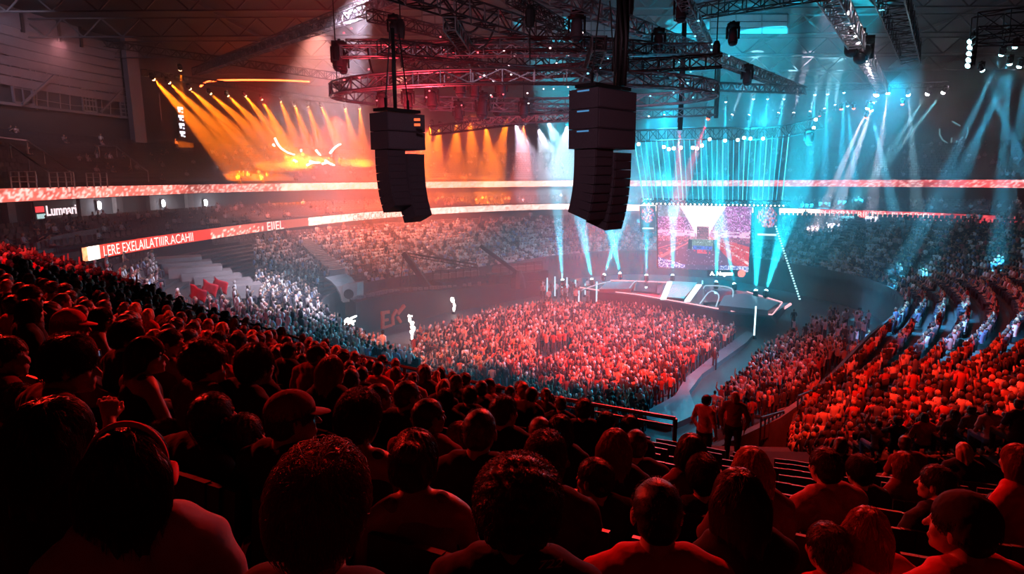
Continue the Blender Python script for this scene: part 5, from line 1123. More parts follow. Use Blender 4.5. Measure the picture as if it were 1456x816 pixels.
SH = {'black': (.012, .012, .014), 'navy': (.015, .02, .045), 'grey': (.12, .11, .12), 'white': (.62, .6, .62), 'red': (.55, .03, .03), 'darkred': (.16, .015, .02), 'pink': (.45, .20, .22), 'pale': (.36, .34, .4), 'brown': (.09, .05, .03), 'blue': (.08, .18, .4)}
def person(pos, ang, pose, hair, haircol, shirt, shirtcol, label, group=None, lod=0, scale=1.0, mirror=False, skin=None, hat=None, hatcol='black', by_top=False, trousers='black', extras=True):
    T = get_pose(pose, lod); s = scale; mx = -1 if mirror else 1; Rz = Matrix.Rotation(ang, 3, 'Z'); sc = Vector((mx*s, s, s))
    if by_top: pos = Vector(pos)-Rz @ Vector((T['top'].x*sc.x, T['top'].y*sc.y, T['top'].z*s+(.012 if hair != 'tousled' else .03)*s))
    o = tag(new('person', T['body'], None, pos, (0, 0, ang)), label, 'person', group); o.scale = sc; o.color = (*(skin or random.choice(SKINS)), 1)
    c = new('shirt', T['shirt_'+shirt], o); c.color = (*SH[shirtcol], 1); c = new('trousers', T['trousers'], o); c.color = (*SH[trousers], 1)
    if hair:
        c = new('hair', hair_mesh(hair, lod == 0), o); c.matrix_local = T['TH']; c.color = (*HAIRC[haircol], 1)
    if hat:
        c = new({'cap': 'baseball_cap', 'beanie': 'beanie', 'hood': 'hood', 'headphones': 'headphones'}[hat], HM[hat], o); c.matrix_local = T['TH']; c.color = (*SH[hatcol], 1)
        if hat == 'cap': b = new('brim', HM['brim'], c); b.color = c.color
    return o
# ---------------------------------------------------------------- foreground people
def top_at(px, py, w): return EYE+ray(px, py)*(.195*F/w)
R_ = math.radians
# px, top y, hair width, pose, body angle, hair, hair colour, shirt, shirt colour, hat, hat colour, mirror, label
FG = [
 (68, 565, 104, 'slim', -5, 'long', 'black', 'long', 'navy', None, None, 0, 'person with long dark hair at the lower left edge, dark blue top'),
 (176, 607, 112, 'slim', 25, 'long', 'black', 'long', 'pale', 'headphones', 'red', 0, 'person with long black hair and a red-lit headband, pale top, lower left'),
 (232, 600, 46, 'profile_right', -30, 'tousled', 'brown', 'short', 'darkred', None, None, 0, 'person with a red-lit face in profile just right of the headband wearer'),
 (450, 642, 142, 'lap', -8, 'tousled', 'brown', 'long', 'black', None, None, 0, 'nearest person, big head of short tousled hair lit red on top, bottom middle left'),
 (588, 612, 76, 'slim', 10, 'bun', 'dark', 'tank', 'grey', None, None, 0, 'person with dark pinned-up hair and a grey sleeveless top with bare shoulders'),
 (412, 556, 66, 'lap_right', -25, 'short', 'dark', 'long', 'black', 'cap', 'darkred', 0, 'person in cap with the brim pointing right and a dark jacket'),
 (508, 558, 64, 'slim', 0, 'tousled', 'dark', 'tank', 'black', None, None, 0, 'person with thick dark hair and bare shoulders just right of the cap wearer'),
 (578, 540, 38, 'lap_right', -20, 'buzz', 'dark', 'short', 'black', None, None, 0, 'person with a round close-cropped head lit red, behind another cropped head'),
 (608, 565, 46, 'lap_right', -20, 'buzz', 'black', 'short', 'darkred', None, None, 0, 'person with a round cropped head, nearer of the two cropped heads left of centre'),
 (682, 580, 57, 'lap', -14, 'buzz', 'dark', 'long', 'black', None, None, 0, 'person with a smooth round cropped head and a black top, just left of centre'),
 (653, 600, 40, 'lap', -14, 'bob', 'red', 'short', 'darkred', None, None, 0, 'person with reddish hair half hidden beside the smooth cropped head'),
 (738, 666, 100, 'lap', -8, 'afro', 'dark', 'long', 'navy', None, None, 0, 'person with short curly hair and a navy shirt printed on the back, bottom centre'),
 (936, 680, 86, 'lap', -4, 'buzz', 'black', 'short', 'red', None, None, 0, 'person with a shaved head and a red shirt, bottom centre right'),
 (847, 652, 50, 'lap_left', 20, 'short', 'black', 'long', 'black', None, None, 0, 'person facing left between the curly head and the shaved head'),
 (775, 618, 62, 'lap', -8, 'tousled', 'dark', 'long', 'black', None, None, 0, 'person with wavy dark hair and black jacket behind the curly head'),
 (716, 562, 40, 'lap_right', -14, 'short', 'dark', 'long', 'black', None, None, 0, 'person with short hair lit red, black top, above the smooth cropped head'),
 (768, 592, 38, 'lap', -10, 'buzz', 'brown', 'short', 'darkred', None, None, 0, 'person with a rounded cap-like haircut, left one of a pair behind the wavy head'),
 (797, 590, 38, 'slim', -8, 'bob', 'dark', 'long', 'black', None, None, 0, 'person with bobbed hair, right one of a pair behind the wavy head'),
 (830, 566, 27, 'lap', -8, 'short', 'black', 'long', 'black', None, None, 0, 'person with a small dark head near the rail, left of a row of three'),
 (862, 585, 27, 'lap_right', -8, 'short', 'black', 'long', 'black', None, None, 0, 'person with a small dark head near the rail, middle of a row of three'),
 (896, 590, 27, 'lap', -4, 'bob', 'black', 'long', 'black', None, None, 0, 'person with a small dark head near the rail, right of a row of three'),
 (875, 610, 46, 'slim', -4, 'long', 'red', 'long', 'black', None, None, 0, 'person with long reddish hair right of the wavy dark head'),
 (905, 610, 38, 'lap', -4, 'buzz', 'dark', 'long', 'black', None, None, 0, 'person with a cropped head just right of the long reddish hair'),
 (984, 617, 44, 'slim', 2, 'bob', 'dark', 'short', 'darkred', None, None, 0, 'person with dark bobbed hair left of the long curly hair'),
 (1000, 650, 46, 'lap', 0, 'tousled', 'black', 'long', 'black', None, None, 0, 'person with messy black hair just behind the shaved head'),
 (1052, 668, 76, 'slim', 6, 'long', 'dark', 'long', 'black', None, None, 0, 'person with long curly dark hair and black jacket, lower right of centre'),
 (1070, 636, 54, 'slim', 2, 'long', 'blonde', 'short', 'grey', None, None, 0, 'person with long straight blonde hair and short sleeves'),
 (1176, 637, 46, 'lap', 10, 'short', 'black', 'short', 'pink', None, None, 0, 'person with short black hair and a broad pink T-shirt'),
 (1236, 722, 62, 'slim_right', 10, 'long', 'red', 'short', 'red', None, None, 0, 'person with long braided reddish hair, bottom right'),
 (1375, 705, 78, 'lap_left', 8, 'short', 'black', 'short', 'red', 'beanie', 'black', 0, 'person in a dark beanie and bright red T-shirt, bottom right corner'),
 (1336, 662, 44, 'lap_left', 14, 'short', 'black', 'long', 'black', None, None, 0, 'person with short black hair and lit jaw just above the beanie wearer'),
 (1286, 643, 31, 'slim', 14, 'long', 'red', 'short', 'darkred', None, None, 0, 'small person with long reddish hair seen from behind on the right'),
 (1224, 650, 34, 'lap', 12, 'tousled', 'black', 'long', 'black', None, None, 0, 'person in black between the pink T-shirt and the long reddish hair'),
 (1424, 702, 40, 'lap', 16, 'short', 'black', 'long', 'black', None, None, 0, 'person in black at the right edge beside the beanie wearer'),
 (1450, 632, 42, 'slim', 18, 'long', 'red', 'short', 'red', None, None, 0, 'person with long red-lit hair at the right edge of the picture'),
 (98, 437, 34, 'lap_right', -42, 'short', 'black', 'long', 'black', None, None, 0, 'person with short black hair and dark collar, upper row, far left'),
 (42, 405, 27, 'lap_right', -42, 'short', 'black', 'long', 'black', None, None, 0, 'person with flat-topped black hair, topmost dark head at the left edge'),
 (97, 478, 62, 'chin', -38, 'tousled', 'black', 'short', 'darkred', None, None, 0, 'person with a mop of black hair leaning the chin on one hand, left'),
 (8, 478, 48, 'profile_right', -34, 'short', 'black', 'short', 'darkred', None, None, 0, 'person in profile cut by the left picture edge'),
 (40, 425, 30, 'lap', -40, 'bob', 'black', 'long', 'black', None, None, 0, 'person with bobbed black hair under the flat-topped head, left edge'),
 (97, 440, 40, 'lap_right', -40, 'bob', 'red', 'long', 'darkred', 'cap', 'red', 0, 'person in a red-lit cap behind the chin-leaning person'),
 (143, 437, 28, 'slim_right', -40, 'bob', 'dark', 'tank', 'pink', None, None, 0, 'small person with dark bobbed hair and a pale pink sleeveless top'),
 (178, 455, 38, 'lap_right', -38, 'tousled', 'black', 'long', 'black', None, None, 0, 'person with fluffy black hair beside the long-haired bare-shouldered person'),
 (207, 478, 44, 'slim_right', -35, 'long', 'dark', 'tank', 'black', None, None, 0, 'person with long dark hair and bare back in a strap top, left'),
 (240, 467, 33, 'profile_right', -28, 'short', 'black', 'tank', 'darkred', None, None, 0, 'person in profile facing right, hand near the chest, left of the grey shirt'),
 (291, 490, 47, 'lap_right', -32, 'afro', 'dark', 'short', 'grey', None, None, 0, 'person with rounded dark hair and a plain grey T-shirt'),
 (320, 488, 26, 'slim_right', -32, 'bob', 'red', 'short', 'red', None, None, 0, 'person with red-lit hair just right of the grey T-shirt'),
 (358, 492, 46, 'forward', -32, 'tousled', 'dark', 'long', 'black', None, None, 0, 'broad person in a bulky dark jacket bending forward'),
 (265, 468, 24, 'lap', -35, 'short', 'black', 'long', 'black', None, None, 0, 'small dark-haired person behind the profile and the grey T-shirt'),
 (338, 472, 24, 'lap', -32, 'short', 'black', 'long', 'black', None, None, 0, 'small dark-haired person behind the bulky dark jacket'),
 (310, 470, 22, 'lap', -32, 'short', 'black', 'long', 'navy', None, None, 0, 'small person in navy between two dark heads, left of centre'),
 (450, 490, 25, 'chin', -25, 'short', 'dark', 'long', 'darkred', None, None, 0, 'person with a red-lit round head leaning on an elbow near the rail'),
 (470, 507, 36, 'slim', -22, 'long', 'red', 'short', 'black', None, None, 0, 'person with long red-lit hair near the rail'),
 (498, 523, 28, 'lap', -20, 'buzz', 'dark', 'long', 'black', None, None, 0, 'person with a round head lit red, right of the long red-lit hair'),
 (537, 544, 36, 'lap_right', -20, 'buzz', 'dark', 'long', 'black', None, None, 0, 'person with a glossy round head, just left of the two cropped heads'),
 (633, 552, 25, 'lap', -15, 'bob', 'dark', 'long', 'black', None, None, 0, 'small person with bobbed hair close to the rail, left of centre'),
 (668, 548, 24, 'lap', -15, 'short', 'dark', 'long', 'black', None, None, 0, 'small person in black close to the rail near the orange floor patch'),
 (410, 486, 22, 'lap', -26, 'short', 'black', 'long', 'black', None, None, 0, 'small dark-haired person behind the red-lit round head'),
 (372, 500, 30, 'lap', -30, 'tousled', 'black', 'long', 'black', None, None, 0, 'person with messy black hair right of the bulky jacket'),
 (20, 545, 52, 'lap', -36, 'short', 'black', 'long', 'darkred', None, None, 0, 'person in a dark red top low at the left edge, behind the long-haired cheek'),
 (296, 560, 60, 'forward', -28, 'short', 'black', 'long', 'black', None, None, 0, 'person in black bending far forward left of the cap wearer'),
 (340, 590, 60, 'forward', -24, 'short', 'black', 'long', 'black', None, None, 0, 'second bending person in black, right beside the first one'),
 (1130, 712, 60, 'lap', 8, 'short', 'black', 'long', 'black', None, None, 0, 'person in black low between the curly hair and the braids'),
 (640, 700, 74, 'lap', -8, 'short', 'black', 'long', 'red', None, None, 0, 'person in a bright red top low at the bottom centre'),
 (1180, 745, 62, 'lap', 8, 'short', 'dark', 'long', 'red', None, None, 0, 'person in a red jacket at the bottom edge left of the braids'),
 (820, 720, 66, 'lap', -6, 'short', 'black', 'long', 'grey', None, None, 0, 'person in dark grey at the bottom edge between two big heads'),
]
FG = FG[:60]+FG[60:]
SKIPFG = {'person in black low between the curly hair and the braids', 'person in a bright red top low at the bottom centre', 'person in dark grey at the bottom edge between two big heads'}
fgpos = []; FGO = {}
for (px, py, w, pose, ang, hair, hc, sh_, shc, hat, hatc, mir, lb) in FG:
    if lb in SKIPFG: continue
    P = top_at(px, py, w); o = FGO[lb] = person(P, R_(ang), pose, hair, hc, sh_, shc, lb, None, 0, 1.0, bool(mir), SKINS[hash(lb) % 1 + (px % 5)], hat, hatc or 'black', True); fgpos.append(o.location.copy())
# printed mark on the back of the navy shirt, laid onto the cloth
own = [o for l_, o in FGO.items() if 'printed on the back' in l_][0]; shirt_ = [c for c in own.children if c.name.startswith('shirt')][0]; bpy.context.view_layer.update()
me = text_mesh('722', 1, 0, .01); cs = np.array([v.co[:] for v in me.vertices]); lo_, hi_ = cs.min(0), cs.max(0); mi = shirt_.matrix_world.inverted(); bm_ = bmesh.new(); bm_.from_mesh(me); bmesh.ops.subdivide_edges(bm_, edges=bm_.edges, cuts=1); ok = True
for v in bm_.verts:
    u, w_ = (v.co.x-lo_[0])/(hi_[0]-lo_[0]), (v.co.y-lo_[1])/(hi_[1]-lo_[1]); d = ray(764+u*34+w_*5, 810-w_*13-u*4); a = mi @ EYE; b = (mi.to_3x3() @ d).normalized(); r_ = shirt_.ray_cast(a, b)
    if not r_[0]: ok = False; break
    v.co = r_[1]-b*.006
if ok:
    bm_.to_mesh(me); me.materials.clear(); me.materials.append(solid('faded_print', (.45, .30, .34), .7)); me.name = 'printed_mark'; tag(new('printed_mark', me, shirt_), 'small pale printed mark')
print('print mark', ok)
# phone
for n_, P_, r_, lb in (('smartphone', at(133, 503, 2.9), .5, 'small lit phone held beside the chin-leaning person'),):
    e = tag(empty(n_, P_, r_), lb, 'phone'); m = MB(); m.box((0, 0, 0), (.06, .01, .035)); m.build('phone_case', M['black'], e); m = MB(); m.box((0, -.007, 0), (.05, .003, .026)); m.build('phone_screen', emit('phone_glow', (.4, .6, 1), .8), e)
# standing person on the landing and two more by the stairs
person((3.95, 12.2, 6.9), R_(-60), 'stand', 'short', 'black', 'short', 'pink', 'person standing on the stair landing in a pale pink shirt, seen from the side', None, 0, 1.0, skin=SKINS[1])
person((4.7, 12.6, 6.9), R_(150), 'stand', 'bob', 'blonde', 'long', 'darkred', 'person in dark red standing on the landing beside the pale pink shirt', None, 1, .96)

# ---------------------------------------------------------------- everyone else: candidate places
def along(pts, step, jit=.0):
    out = []; acc = random.uniform(0, step); 
    for i in range(len(pts)-1):
        a, b = pts[i], pts[i+1]; L = (b-a).length; 
        while acc < L: out.append((a.lerp(b, acc/L), (b-a).normalized(), i+acc/L)); acc += step
        acc -= L
    return out
railpx = sorted([proj((p.x, p.y, 9.15 if proj((p.x, p.y, 8.2))[0] < 1010 else 8.15)) for p in AF if p.y > 3.9])
def rail_y(x):
    for (x0, y0), (x1, y1) in zip(railpx, railpx[1:]):
        if x0 <= x <= x1: return y0+(y1-y0)*(x-x0)/max(1e-6, x1-x0)
    return 9e9
cand = []   # (distance, pos, angle, zone, standing)
for j in range(NA):
    for p, t, s in along([Vector((q.x, q.y, ZA+DZ*j)) for q in arow(K0+DR*j)], .60):
        if random.random() < .07: continue
        hd_ = p+Vector((0, 0, 1.2)); x, y = proj(hd_); d = hd_.y
        if p.y < 1.0 or not (-25 < x < 1480 and y < 840): continue
        if 800 < x < 1180 and p.y < 14: continue
        near = (d < 7.6 and x > 380) or (d < 6.3)
        if near or any((Vector((f_.x-p.x, f_.y-p.y))).length < .62 for f_ in fgpos): continue
        if x > 1010 and random.random() < .35: continue
        cand.append((d, p, math.atan2(-t.x, t.y)-PI/2+PI+random.uniform(-.3, .1) if False else math.atan2(-(12-p.x), 60-p.y)+random.uniform(-.35, .15), 'near_left' if x < 760 else 'near_right', False))
SKL = []
for r, row in enumerate(ROWL):
    for p, t, s in along(row, .60):
        u = s/(len(row)-1); xh, yh = proj(p+Vector((0, 0, 1.1)))
        if not (-10 < xh < 1466) or yh > rail_y(xh)+4 or p.y < 8: continue
        ai = any(abs(s-q)*max(.01, (row[min(int(s)+1, len(row)-1)]-row[int(s)]).length) < .5 for q in (12, 20, 27, 33.5, 40, 47, 54, 61, 67, 72, 77, 82, 87, 91))
        if ai: continue
        if 222 < xh < 360 and 338 < yh < 410: continue           # block staircase
        if 452 < xh < 520 and 385 < yh < 436: continue           # tunnel mouth
        ax_ = 432+(yh+8-347)*48/45
        if 338 < yh < 392 and abs(xh-ax_) < 9: continue           # lit aisle
        z = 'right' if (s > 66 and p.x > 5) else ('left_white' if xh < 500 and yh > 385 else ('left_far' if xh < 800 else 'far_right'))
        occ = {'right': .93, 'left_white': .96, 'left_far': .96 if xh > 440 else .80, 'far_right': .72}[z]
        if z == 'left_far' and r > 15: occ = .25
        if z == 'far_right' and r > 12: occ = .12
        if random.random() > occ: SKL.append((p, t)); continue
        cand.append(((p-EYE).length, p, math.atan2(-(14-p.x), 66-p.y) if p.y < 60 else math.atan2(t.x, -t.y)+PI/2 if False else math.atan2(-(10-p.x), 45-p.y), z, random.random() < (.12 if z == 'left_white' else .03)))
def inpoly(x, y, P):
    c = False; n = len(P)
    for i in range(n):
        x0, y0 = P[i]; x1, y1 = P[i-1]
        if (y0 > y) != (y1 > y) and x < (x1-x0)*(y-y0)/(y1-y0)+x0: c = not c
    return c
G = lambda *q: [tuple(atz(x, y, 1.5))[:2] for x, y in q]
crowdA = G((584, 472), (640, 458), (700, 438), (768, 428), (800, 430), (890, 430), (960, 442), (1045, 462), (1050, 470), (995, 515), (945, 552), (915, 590), (880, 600), (800, 592), (700, 572), (640, 545), (588, 510))
crowdB = G((1098, 482), (1125, 472), (1172, 486), (1176, 520), (1150, 552), (1080, 574), (1030, 590), (1008, 588), (1004, 566), (1045, 530))
hole = G((650, 545), (690, 520), (728, 530), (735, 568), (690, 585)); hole2 = G((760, 478), (815, 472), (800, 500), (765, 505))
xs = np.arange(-25, 30, .50); 
for X in np.arange(-25, 30, .56):
    for Y in np.arange(28, 78, .56):
        x, y = X+random.uniform(-.18, .18), Y+random.uniform(-.18, .18); z = None
        if inpoly(x, y, crowdA): z = 'floor'
        elif inpoly(x, y, crowdB): z = 'floor_right'
        if z is None or random.random() < (.14 if z == 'floor' else .2) or inpoly(x, y, hole) or inpoly(x, y, hole2): continue
        xh, yh = proj((x, y, 1.5))
        if yh > rail_y(xh)+6 or inpoly(x, y, [(p.x, p.y) for p in rp_run]): continue
        cand.append((math.hypot(x, y-0), Vector((x, y, 0)), math.atan2(-(14-x), 74-y)+random.uniform(-.3, .3), z, True))
for _ in range(120):   # loose standing people in the cyan-lit area right of the stage and along the floor edges
    x, y = random.choice([(random.uniform(1120, 1235), random.uniform(462, 530)), (random.uniform(1150, 1230), random.uniform(480, 530)), (random.uniform(585, 700), random.uniform(520, 560))]); p = atz(x, y, 0); cand.append((p.length, p, random.uniform(-1, 1), 'floor_edge', True))
for _ in range(26): p = atz(random.uniform(766, 835), random.uniform(404, 424)+12, 0); cand.append((p.length, p, random.uniform(0, 6), 'stage_side', True))
for r, row in enumerate(ROWS):
    for p, t, s in along(row, .75):
        x, y = proj(p+Vector((0, 0, 1)))
        if -10 < x < 1460 and random.random() < .2 and r < 5: cand.append((p.y+20, p, math.atan2(-(8-p.x), 50-p.y), 'suite', False))
for r, row in enumerate(ROWU):
    for p, t, s in along(row, .62):
        x, y = proj(p+Vector((0, 0, 1)))
        if -10 < x < 1460 and random.random() < (.05 if x < 330 else .12): cand.append((p.y+20, p, math.atan2(-(8-p.x), 50-p.y), 'upper', False))
cand.sort(key=lambda c: c[0])
NIND = 300-len(fgpos)-2
ind, rest = cand[:NIND], cand[NIND:]
print('candidates', len(cand), 'individuals', len(ind), 'nearest/farthest', ind[0][0], ind[-1][0])
LBL = {'near_left': ('dark-clothed spectator seated in the left part of the near stand', 'seated spectators of the near stand, left part'), 'near_right': ('dark-clothed spectator seated in the near stand low on the right', 'seated spectators of the near stand, right part'),
       'right': ('red-lit spectator seated in the crowded right stand', 'red-lit spectators of the right stand'), 'left_white': ('pale-lit spectator seated in the lower left stand', 'pale-lit spectators of the lower left stand')}
kinds = [('short', 'black'), ('short', 'dark'), ('bob', 'dark'), ('long', 'dark'), ('tousled', 'brown'), ('buzz', 'black'), ('long', 'blonde'), ('ponytail', 'dark'), ('afro', 'black')]
for i, (d, p, a, z, stn) in enumerate(ind):
    hk, hcol = random.choice(kinds); pose = random.choice(['lap', 'lap_right', 'lap_left', 'forward', 'chin', 'phone', 'folded', 'slim', 'raise' if z == 'right' else 'lap', 'slim_right'])
    light_ = z == 'right'; shc = random.choice(['pale', 'white', 'pink', 'red', 'grey', 'black', 'black', 'navy', 'black'] if light_ else ['black', 'black', 'navy', 'grey', 'darkred', 'pale', 'red'])
    lb, gp = LBL.get(z, ('spectator standing in the dense crowd on the arena floor', 'standing spectators on the arena floor'))
    tone = {'white': 'white', 'pale': 'pale', 'pink': 'pink', 'red': 'red', 'grey': 'grey', 'black': 'black', 'navy': 'navy', 'darkred': 'dark red'}[shc]
    place = {'right': 'in the crowded right stand', 'near_left': 'in the near left stand', 'near_right': 'low in the near right stand', 'left_white': 'in the lower left stand'}.get(z, 'in the dense crowd on the floor')
    hw = {'short': 'short', 'bob': 'bobbed', 'long': 'long', 'tousled': 'tousled', 'buzz': 'cropped', 'ponytail': 'tied-back', 'afro': 'rounded'}[hk]
    lb = '%s-shirted spectator with %s %s hair seated %s' % (tone, hw, {'black': 'black', 'dark': 'dark', 'brown': 'brown', 'blonde': 'blonde'}[hcol], place)
    person(p, a, pose, hk, hcol, random.choice(['long', 'short', 'short']), shc, lb, lb.replace('spectator', 'spectators', 1), 1, random.uniform(.94, 1.05), random.random() < .4, trousers=random.choice(['black', 'navy', 'grey', 'blue' if light_ else 'black']))

# ---------------------------------------------------------------- low-poly people for the mass of the crowd (ONE object)
def cubesphere(n=2):
    V, Fq = [], []; idx = {}
    def vid(p):
        k = tuple(round(q*1000) for q in p)
        if k not in idx: idx[k] = len(V); q = Vector(p).normalized(); V.append(tuple(q))
        return idx[k]
    for ax in range(3):
        for s in (-1, 1):
            for i in range(n):
                for j in range(n):
                    q = []
                    for a, b in ((0, 0), (1, 0), (1, 1), (0, 1)):
                        p = [0, 0, 0]; p[ax] = s; p[(ax+1) % 3] = -1+2*(i+a)/n; p[(ax+2) % 3] = -1+2*(j+b)/n; q.append(vid(p))
                    Fq.append(q if s > 0 else q[::-1])
    return np.array(V), np.array(Fq)
CSV, CSF = cubesphere(2)
def seg(a, b, r0, r1, n=5):
    a, b = Vector(a), Vector(b); d = (b-a).normalized(); u = d.cross(Vector((0, 1, .01))).normalized(); v = u.cross(d); V = []
    for q, r in ((a-d*r0*.5, r0*.5), (a, r0), (b, r1), (b+d*r1*.7, r1*.5)): V += [tuple(q+u*(r*math.cos(2*PI*i/n))+v*(r*math.sin(2*PI*i/n))) for i in range(n)]
    F_ = [(k*n+i, k*n+(i+1) % n, (k+1)*n+(i+1) % n, (k+1)*n+i) for k in range(3) for i in range(n)]; F_ = [f[::-1] for f in F_]; return np.array(V), np.array(F_)
def lp(pose):
    P = []; stn = pose.startswith('st'); z = .92 if stn else .5
    def add(vf, c): P.append((vf[0], vf[1], c))
    add((CSV*np.array([.092, .108, .125])+np.array([0, .03, z+.67]), CSF), 'head')
    add(seg((0, 0, z+.5), (0, .02, z+.6), .055, .05), 'skin')
    V = []; n = 6
    for zz, rx, ry in ((z-.05, .15, .11), (z+.12, .15, .11), (z+.32, .18, .12), (z+.47, .19, .09), (z+.53, .08, .06)): V += [(rx*math.cos(2*PI*i/n), ry*math.sin(2*PI*i/n), zz) for i in range(n)]
    add((np.array(V), np.array([(k*n+i, k*n+(i+1) % n, (k+1)*n+(i+1) % n, (k+1)*n+i) for k in range(4) for i in range(n)])), 'shirt')
    up = {'st_up1': (0, 1), 'st_up2': (1, 1), 'se_up1': (0, 1)}.get(pose, (0, 0))
    for s, u_ in ((-1, up[0]), (1, up[1])):
        S_ = (s*.19, 0, z+.46)
        if u_: e_, w_ = (s*.27, .12, z+.62), (s*.22, .16, z+.90)
        elif pose == 'se_ph': e_, w_ = (s*.22, .12, z+.22), (s*.06, .34, z+.42)
        elif stn: e_, w_ = (s*.25, -.02, z+.18), (s*.22, .12, z-.02)
        else: e_, w_ = (s*.24, .08, z+.2), (s*.10, .3, z+.1)
        add(seg(S_, e_, .06, .045), 'shirt'); add(seg(e_, w_, .04, .032), 'skin'); 
        if stn: add(seg((s*.09, 0, z-.03), (s*.11, 0, .05), .09, .05), 'leg')
        else: add(seg((s*.10, .0, .5), (s*.13, .45, .5), .09, .065), 'leg'); add(seg((s*.13, .46, .47), (s*.13, .46, .05), .06, .045), 'leg')
    Vs, Fs, Cs = [], [], []; b = 0
    for v, f, c in P: Vs.append(v); Fs.append(f+b); b += len(v); Cs += [c]*len(v)
    V = np.concatenate(Vs); Fq = np.concatenate(Fs); kind = np.array([{'head': 0, 'skin': 1, 'shirt': 2, 'leg': 3}[c] for c in Cs]); hm = (kind == 0) & ((V[:, 1] < .075) | (V[:, 2] > z+.735)); kind[hm] = 4; return V.astype(np.float32), Fq, kind
LP = {k: lp(k) for k in ('se', 'se_ph', 'se_up1', 'st', 'st_up1', 'st_up2')}
def pick(z):
    r = random.random()
    if z == 'floor': return random.choice([(.7, .4, .3), (.6, .2, .15), (.05, .04, .05), (.03, .03, .05), (.02, .02, .03), (.04, .03, .04), (.3, .06, .05), (.05, .05, .06)])
    if z == 'floor_right': return random.choice([(.6, .35, .35), (.5, .5, .55), (.03, .03, .05), (.03, .03, .04), (.3, .06, .07), (.06, .07, .1)])
    if z in ('left_white', 'left_far'): return random.choice([(.8, .78, .8), (.7, .66, .68), (.8, .75, .75), (.12, .1, .12), (.05, .05, .06), (.5, .35, .35), (.3, .4, .6), (.9, .9, .9)])
    if z in ('right', 'near_right', 'near_left'): return random.choice([(.6, .55, .55), (.3, .15, .15), (.03, .03, .04), (.7, .68, .7), (.02, .02, .03), (.4, .08, .08), (.02, .02, .02), (.05, .05, .07), (.10, .14, .25)])
    if z == 'stage_side' or z == 'floor_edge': return random.choice([(.7, .75, .8), (.3, .35, .4), (.05, .05, .06)])
    return random.choice([(.3, .25, .27), (.1, .09, .1), (.03, .03, .04), (.45, .4, .42)])
AV, AF_, AC = [], [], []; off = 0
for d, p, a, z, stn in rest:
    T = random.choice(['st', 'st', 'st_up1', 'st_up2'] if stn and z.startswith('floor') else (['st'] if stn else ['se', 'se', 'se_ph', 'se', 'se_up1'])); V, Fq, kd = LP[T]; s = random.uniform(.93, 1.06); c_, s_ = math.cos(a), math.sin(a)
    W_ = np.empty_like(V); W_[:, 0] = (V[:, 0]*c_-V[:, 1]*s_)*s+p.x; W_[:, 1] = (V[:, 0]*s_+V[:, 1]*c_)*s+p.y; W_[:, 2] = V[:, 2]*s+p.z
    sk = random.choice(SKINS); hr = random.choice([(.02, .015, .013), (.03, .02, .015), (.10, .05, .03), (.35, .24, .14), (.02, .02, .02), (.05, .03, .02)] if not z in ('floor', 'floor_right', 'left_white', 'left_far') else [(.02, .015, .013), (.03, .02, .02), (.6, .5, .45), (.8, .75, .75), (.03, .03, .03), (.35, .2, .12), (.7, .35, .3)])
    pal = np.array([sk, sk, pick(z), (.03, .03, .05), hr], np.float32); AV.append(W_); AF_.append(Fq+off); AC.append(pal[kd]); off += len(V)
me = npmesh('crowd', np.concatenate(AV), np.concatenate(AF_), [M['crowd']], None, True); set_col(me, np.concatenate(AC))
tag(new('crowd', me), 'dense distant crowd filling the arena floor and the far stands', 'crowd', None, 'stuff')
print('crowd people', len(rest), 'verts', off)

# ---------------------------------------------------------------- seats
def seat_parts():
    s = MB(); s.box((0, .02, .43), (.46, .42, .05)); s.box((0, .22, .41), (.46, .04, .05)); a = s.mesh('seat_pan', [M['seat']])
    b = MB(); n = 6
    for k in range(n): t = -1+2*(k+.5)/n; b.box((t*.23, -.22+.03*(1-t*t)*-1, .68), (.082, .03, .44-.04*abs(t)), Matrix.Rotation(-.12, 3, 'X'))
    b = b.mesh('backrest', [M['seat']]); c = MB()
    for sx in (-1, 1): c.box((sx*.26, -.02, .56), (.04, .34, .03)); c.box((sx*.26, -.15, .28), (.04, .06, .56))
    return a, b, c.mesh('armrests', [M['black']])
SP = seat_parts()
def seat(p, a, label, group):
    o = tag(empty('folding_seat', p, a), label, 'seat', group); new('seat_pan', SP[0], o); new('backrest', SP[1], o); new('armrests', SP[2], o)
ns = 0
for j in range(NA-3):
    for p, t, s in along([Vector((q.x, q.y, ZA+DZ*j)) for q in arow(K0+DR*j)], .56):
        x, y = proj(p+Vector((0, 0, .7)))
        if ns < 150 and -10 < x < 1466 and y < 830 and p.y > 1.2 and ((790 < x < 1200) or p.y < 8): seat(p, math.atan2(-t.y, -t.x)+PI, 'dark folding seat in the rows of the near stand', 'dark folding seats of the near stand'); ns += 1
SV = np.array([(x, y, z) for x in (-.23, .23) for y, z in ((-.2, .45), (.2, .43), (-.24, .9), (-.2, .9), (-.16, .45), (.2, .38))], np.float32); SFq = np.array([(0, 6, 7, 1), (2, 8, 6, 0), (2, 3, 9, 8), (3, 4, 10, 9), (1, 7, 11, 5)])
AV, AF_ = [], []; off = 0
places = list(SKL)
for row in ROWU: places += [(p, t) for p, t, s in along(row, .6) if -20 < proj(p)[0] < 1476]
for row in ROWS[:5]: places += [(p, t) for p, t, s in along(row, .7) if -20 < proj(p)[0] < 1476]
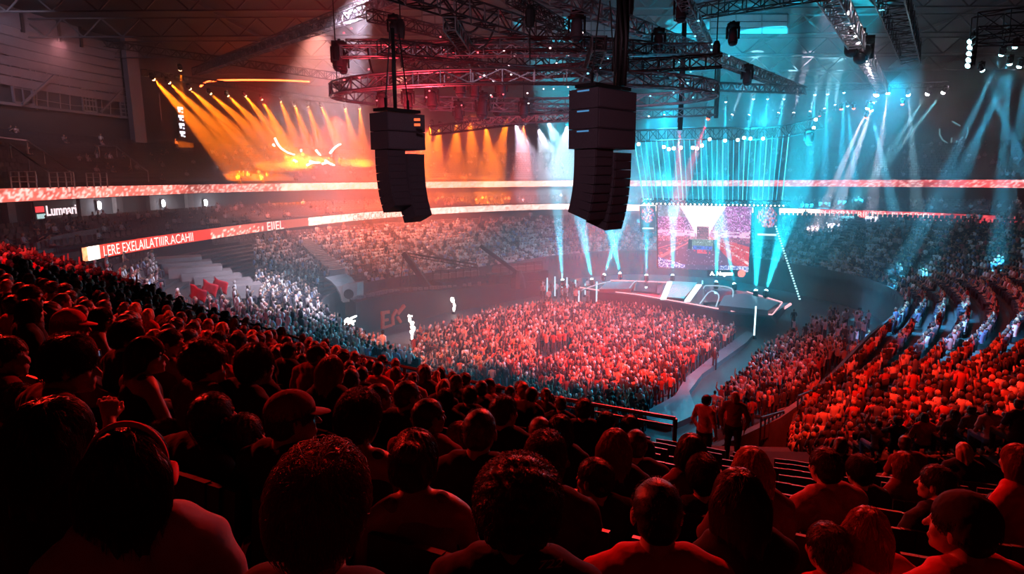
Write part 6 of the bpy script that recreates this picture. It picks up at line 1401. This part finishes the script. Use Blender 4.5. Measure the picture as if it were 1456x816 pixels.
for p, t in places:
    a = math.atan2(-(8-p.x), 50-p.y); c_, s_ = math.cos(a), math.sin(a); W_ = SV.copy(); W_[:, 0] = SV[:, 0]*c_-SV[:, 1]*s_+p.x; W_[:, 1] = SV[:, 0]*s_+SV[:, 1]*c_+p.y; W_[:, 2] += p.z; AV.append(W_); AF_.append(SFq+off); off += len(SV)
M['seatfar'] = solid('grey_stand_seat', (.05, .045, .05), .6, noise=.3, scale=8)
tag(new('stadium_seats', npmesh('stadium_seats', np.concatenate(AV), np.concatenate(AF_), [M['seatfar']])), 'rows of empty grey seats in the upper and far stands', 'seats', None, 'stuff')
print('seats', ns, len(places))

# ---------------------------------------------------------------- haze and light
hz, nt, b = nodes('arena_haze'); nt.nodes.remove(b); v = nt.nodes.new('ShaderNodeVolumeScatter'); v.inputs['Density'].default_value = HAZE; v.inputs['Anisotropy'].default_value = 0.0; v.inputs['Color'].default_value = (.92, .92, .95, 1)
nt.links.new(v.outputs[0], nt.nodes['Material Output'].inputs['Volume'])
m = MB(); m.prism([(-41, 42), (-34, 36), (-12, 27), (-2, 25), (8, 35), (30, 45), (78, 52), (78, 124), (-36, 124), (-40, 88)], -.2, 29.9); tag(m.build('haze', hz), 'thin stage haze filling the arena above the floor', 'haze', None, 'stuff')
L_ = LIGHTS
for k, (pos, tgt, col, pw, an, bl) in L_.items(): wash(pos, tgt, col, pw, an, bl)
w = bpy.data.worlds.new('dark_world'); w.use_nodes = True; w.node_tree.nodes['Background'].inputs[0].default_value = (.35, .3, .5, 1); w.node_tree.nodes['Background'].inputs[1].default_value = .004; SC.world = w
vs = SC.view_settings; vs.view_transform = 'Standard'; vs.look = 'None'; vs.gamma = 1; vs.use_curve_mapping = False; vs.exposure = EXPO
cy = SC.cycles; cy.volume_bounces = 0; cy.max_bounces = 3; cy.diffuse_bounces = 1; cy.glossy_bounces = 1; cy.transmission_bounces = 1; cy.transparent_max_bounces = 6; cy.caustics_reflective = False; cy.caustics_refractive = False; cy.sample_clamp_indirect = 3; cy.sample_clamp_direct = 0; cy.use_denoising = True; cy.use_light_tree = True
print('lights', NLIGHT)
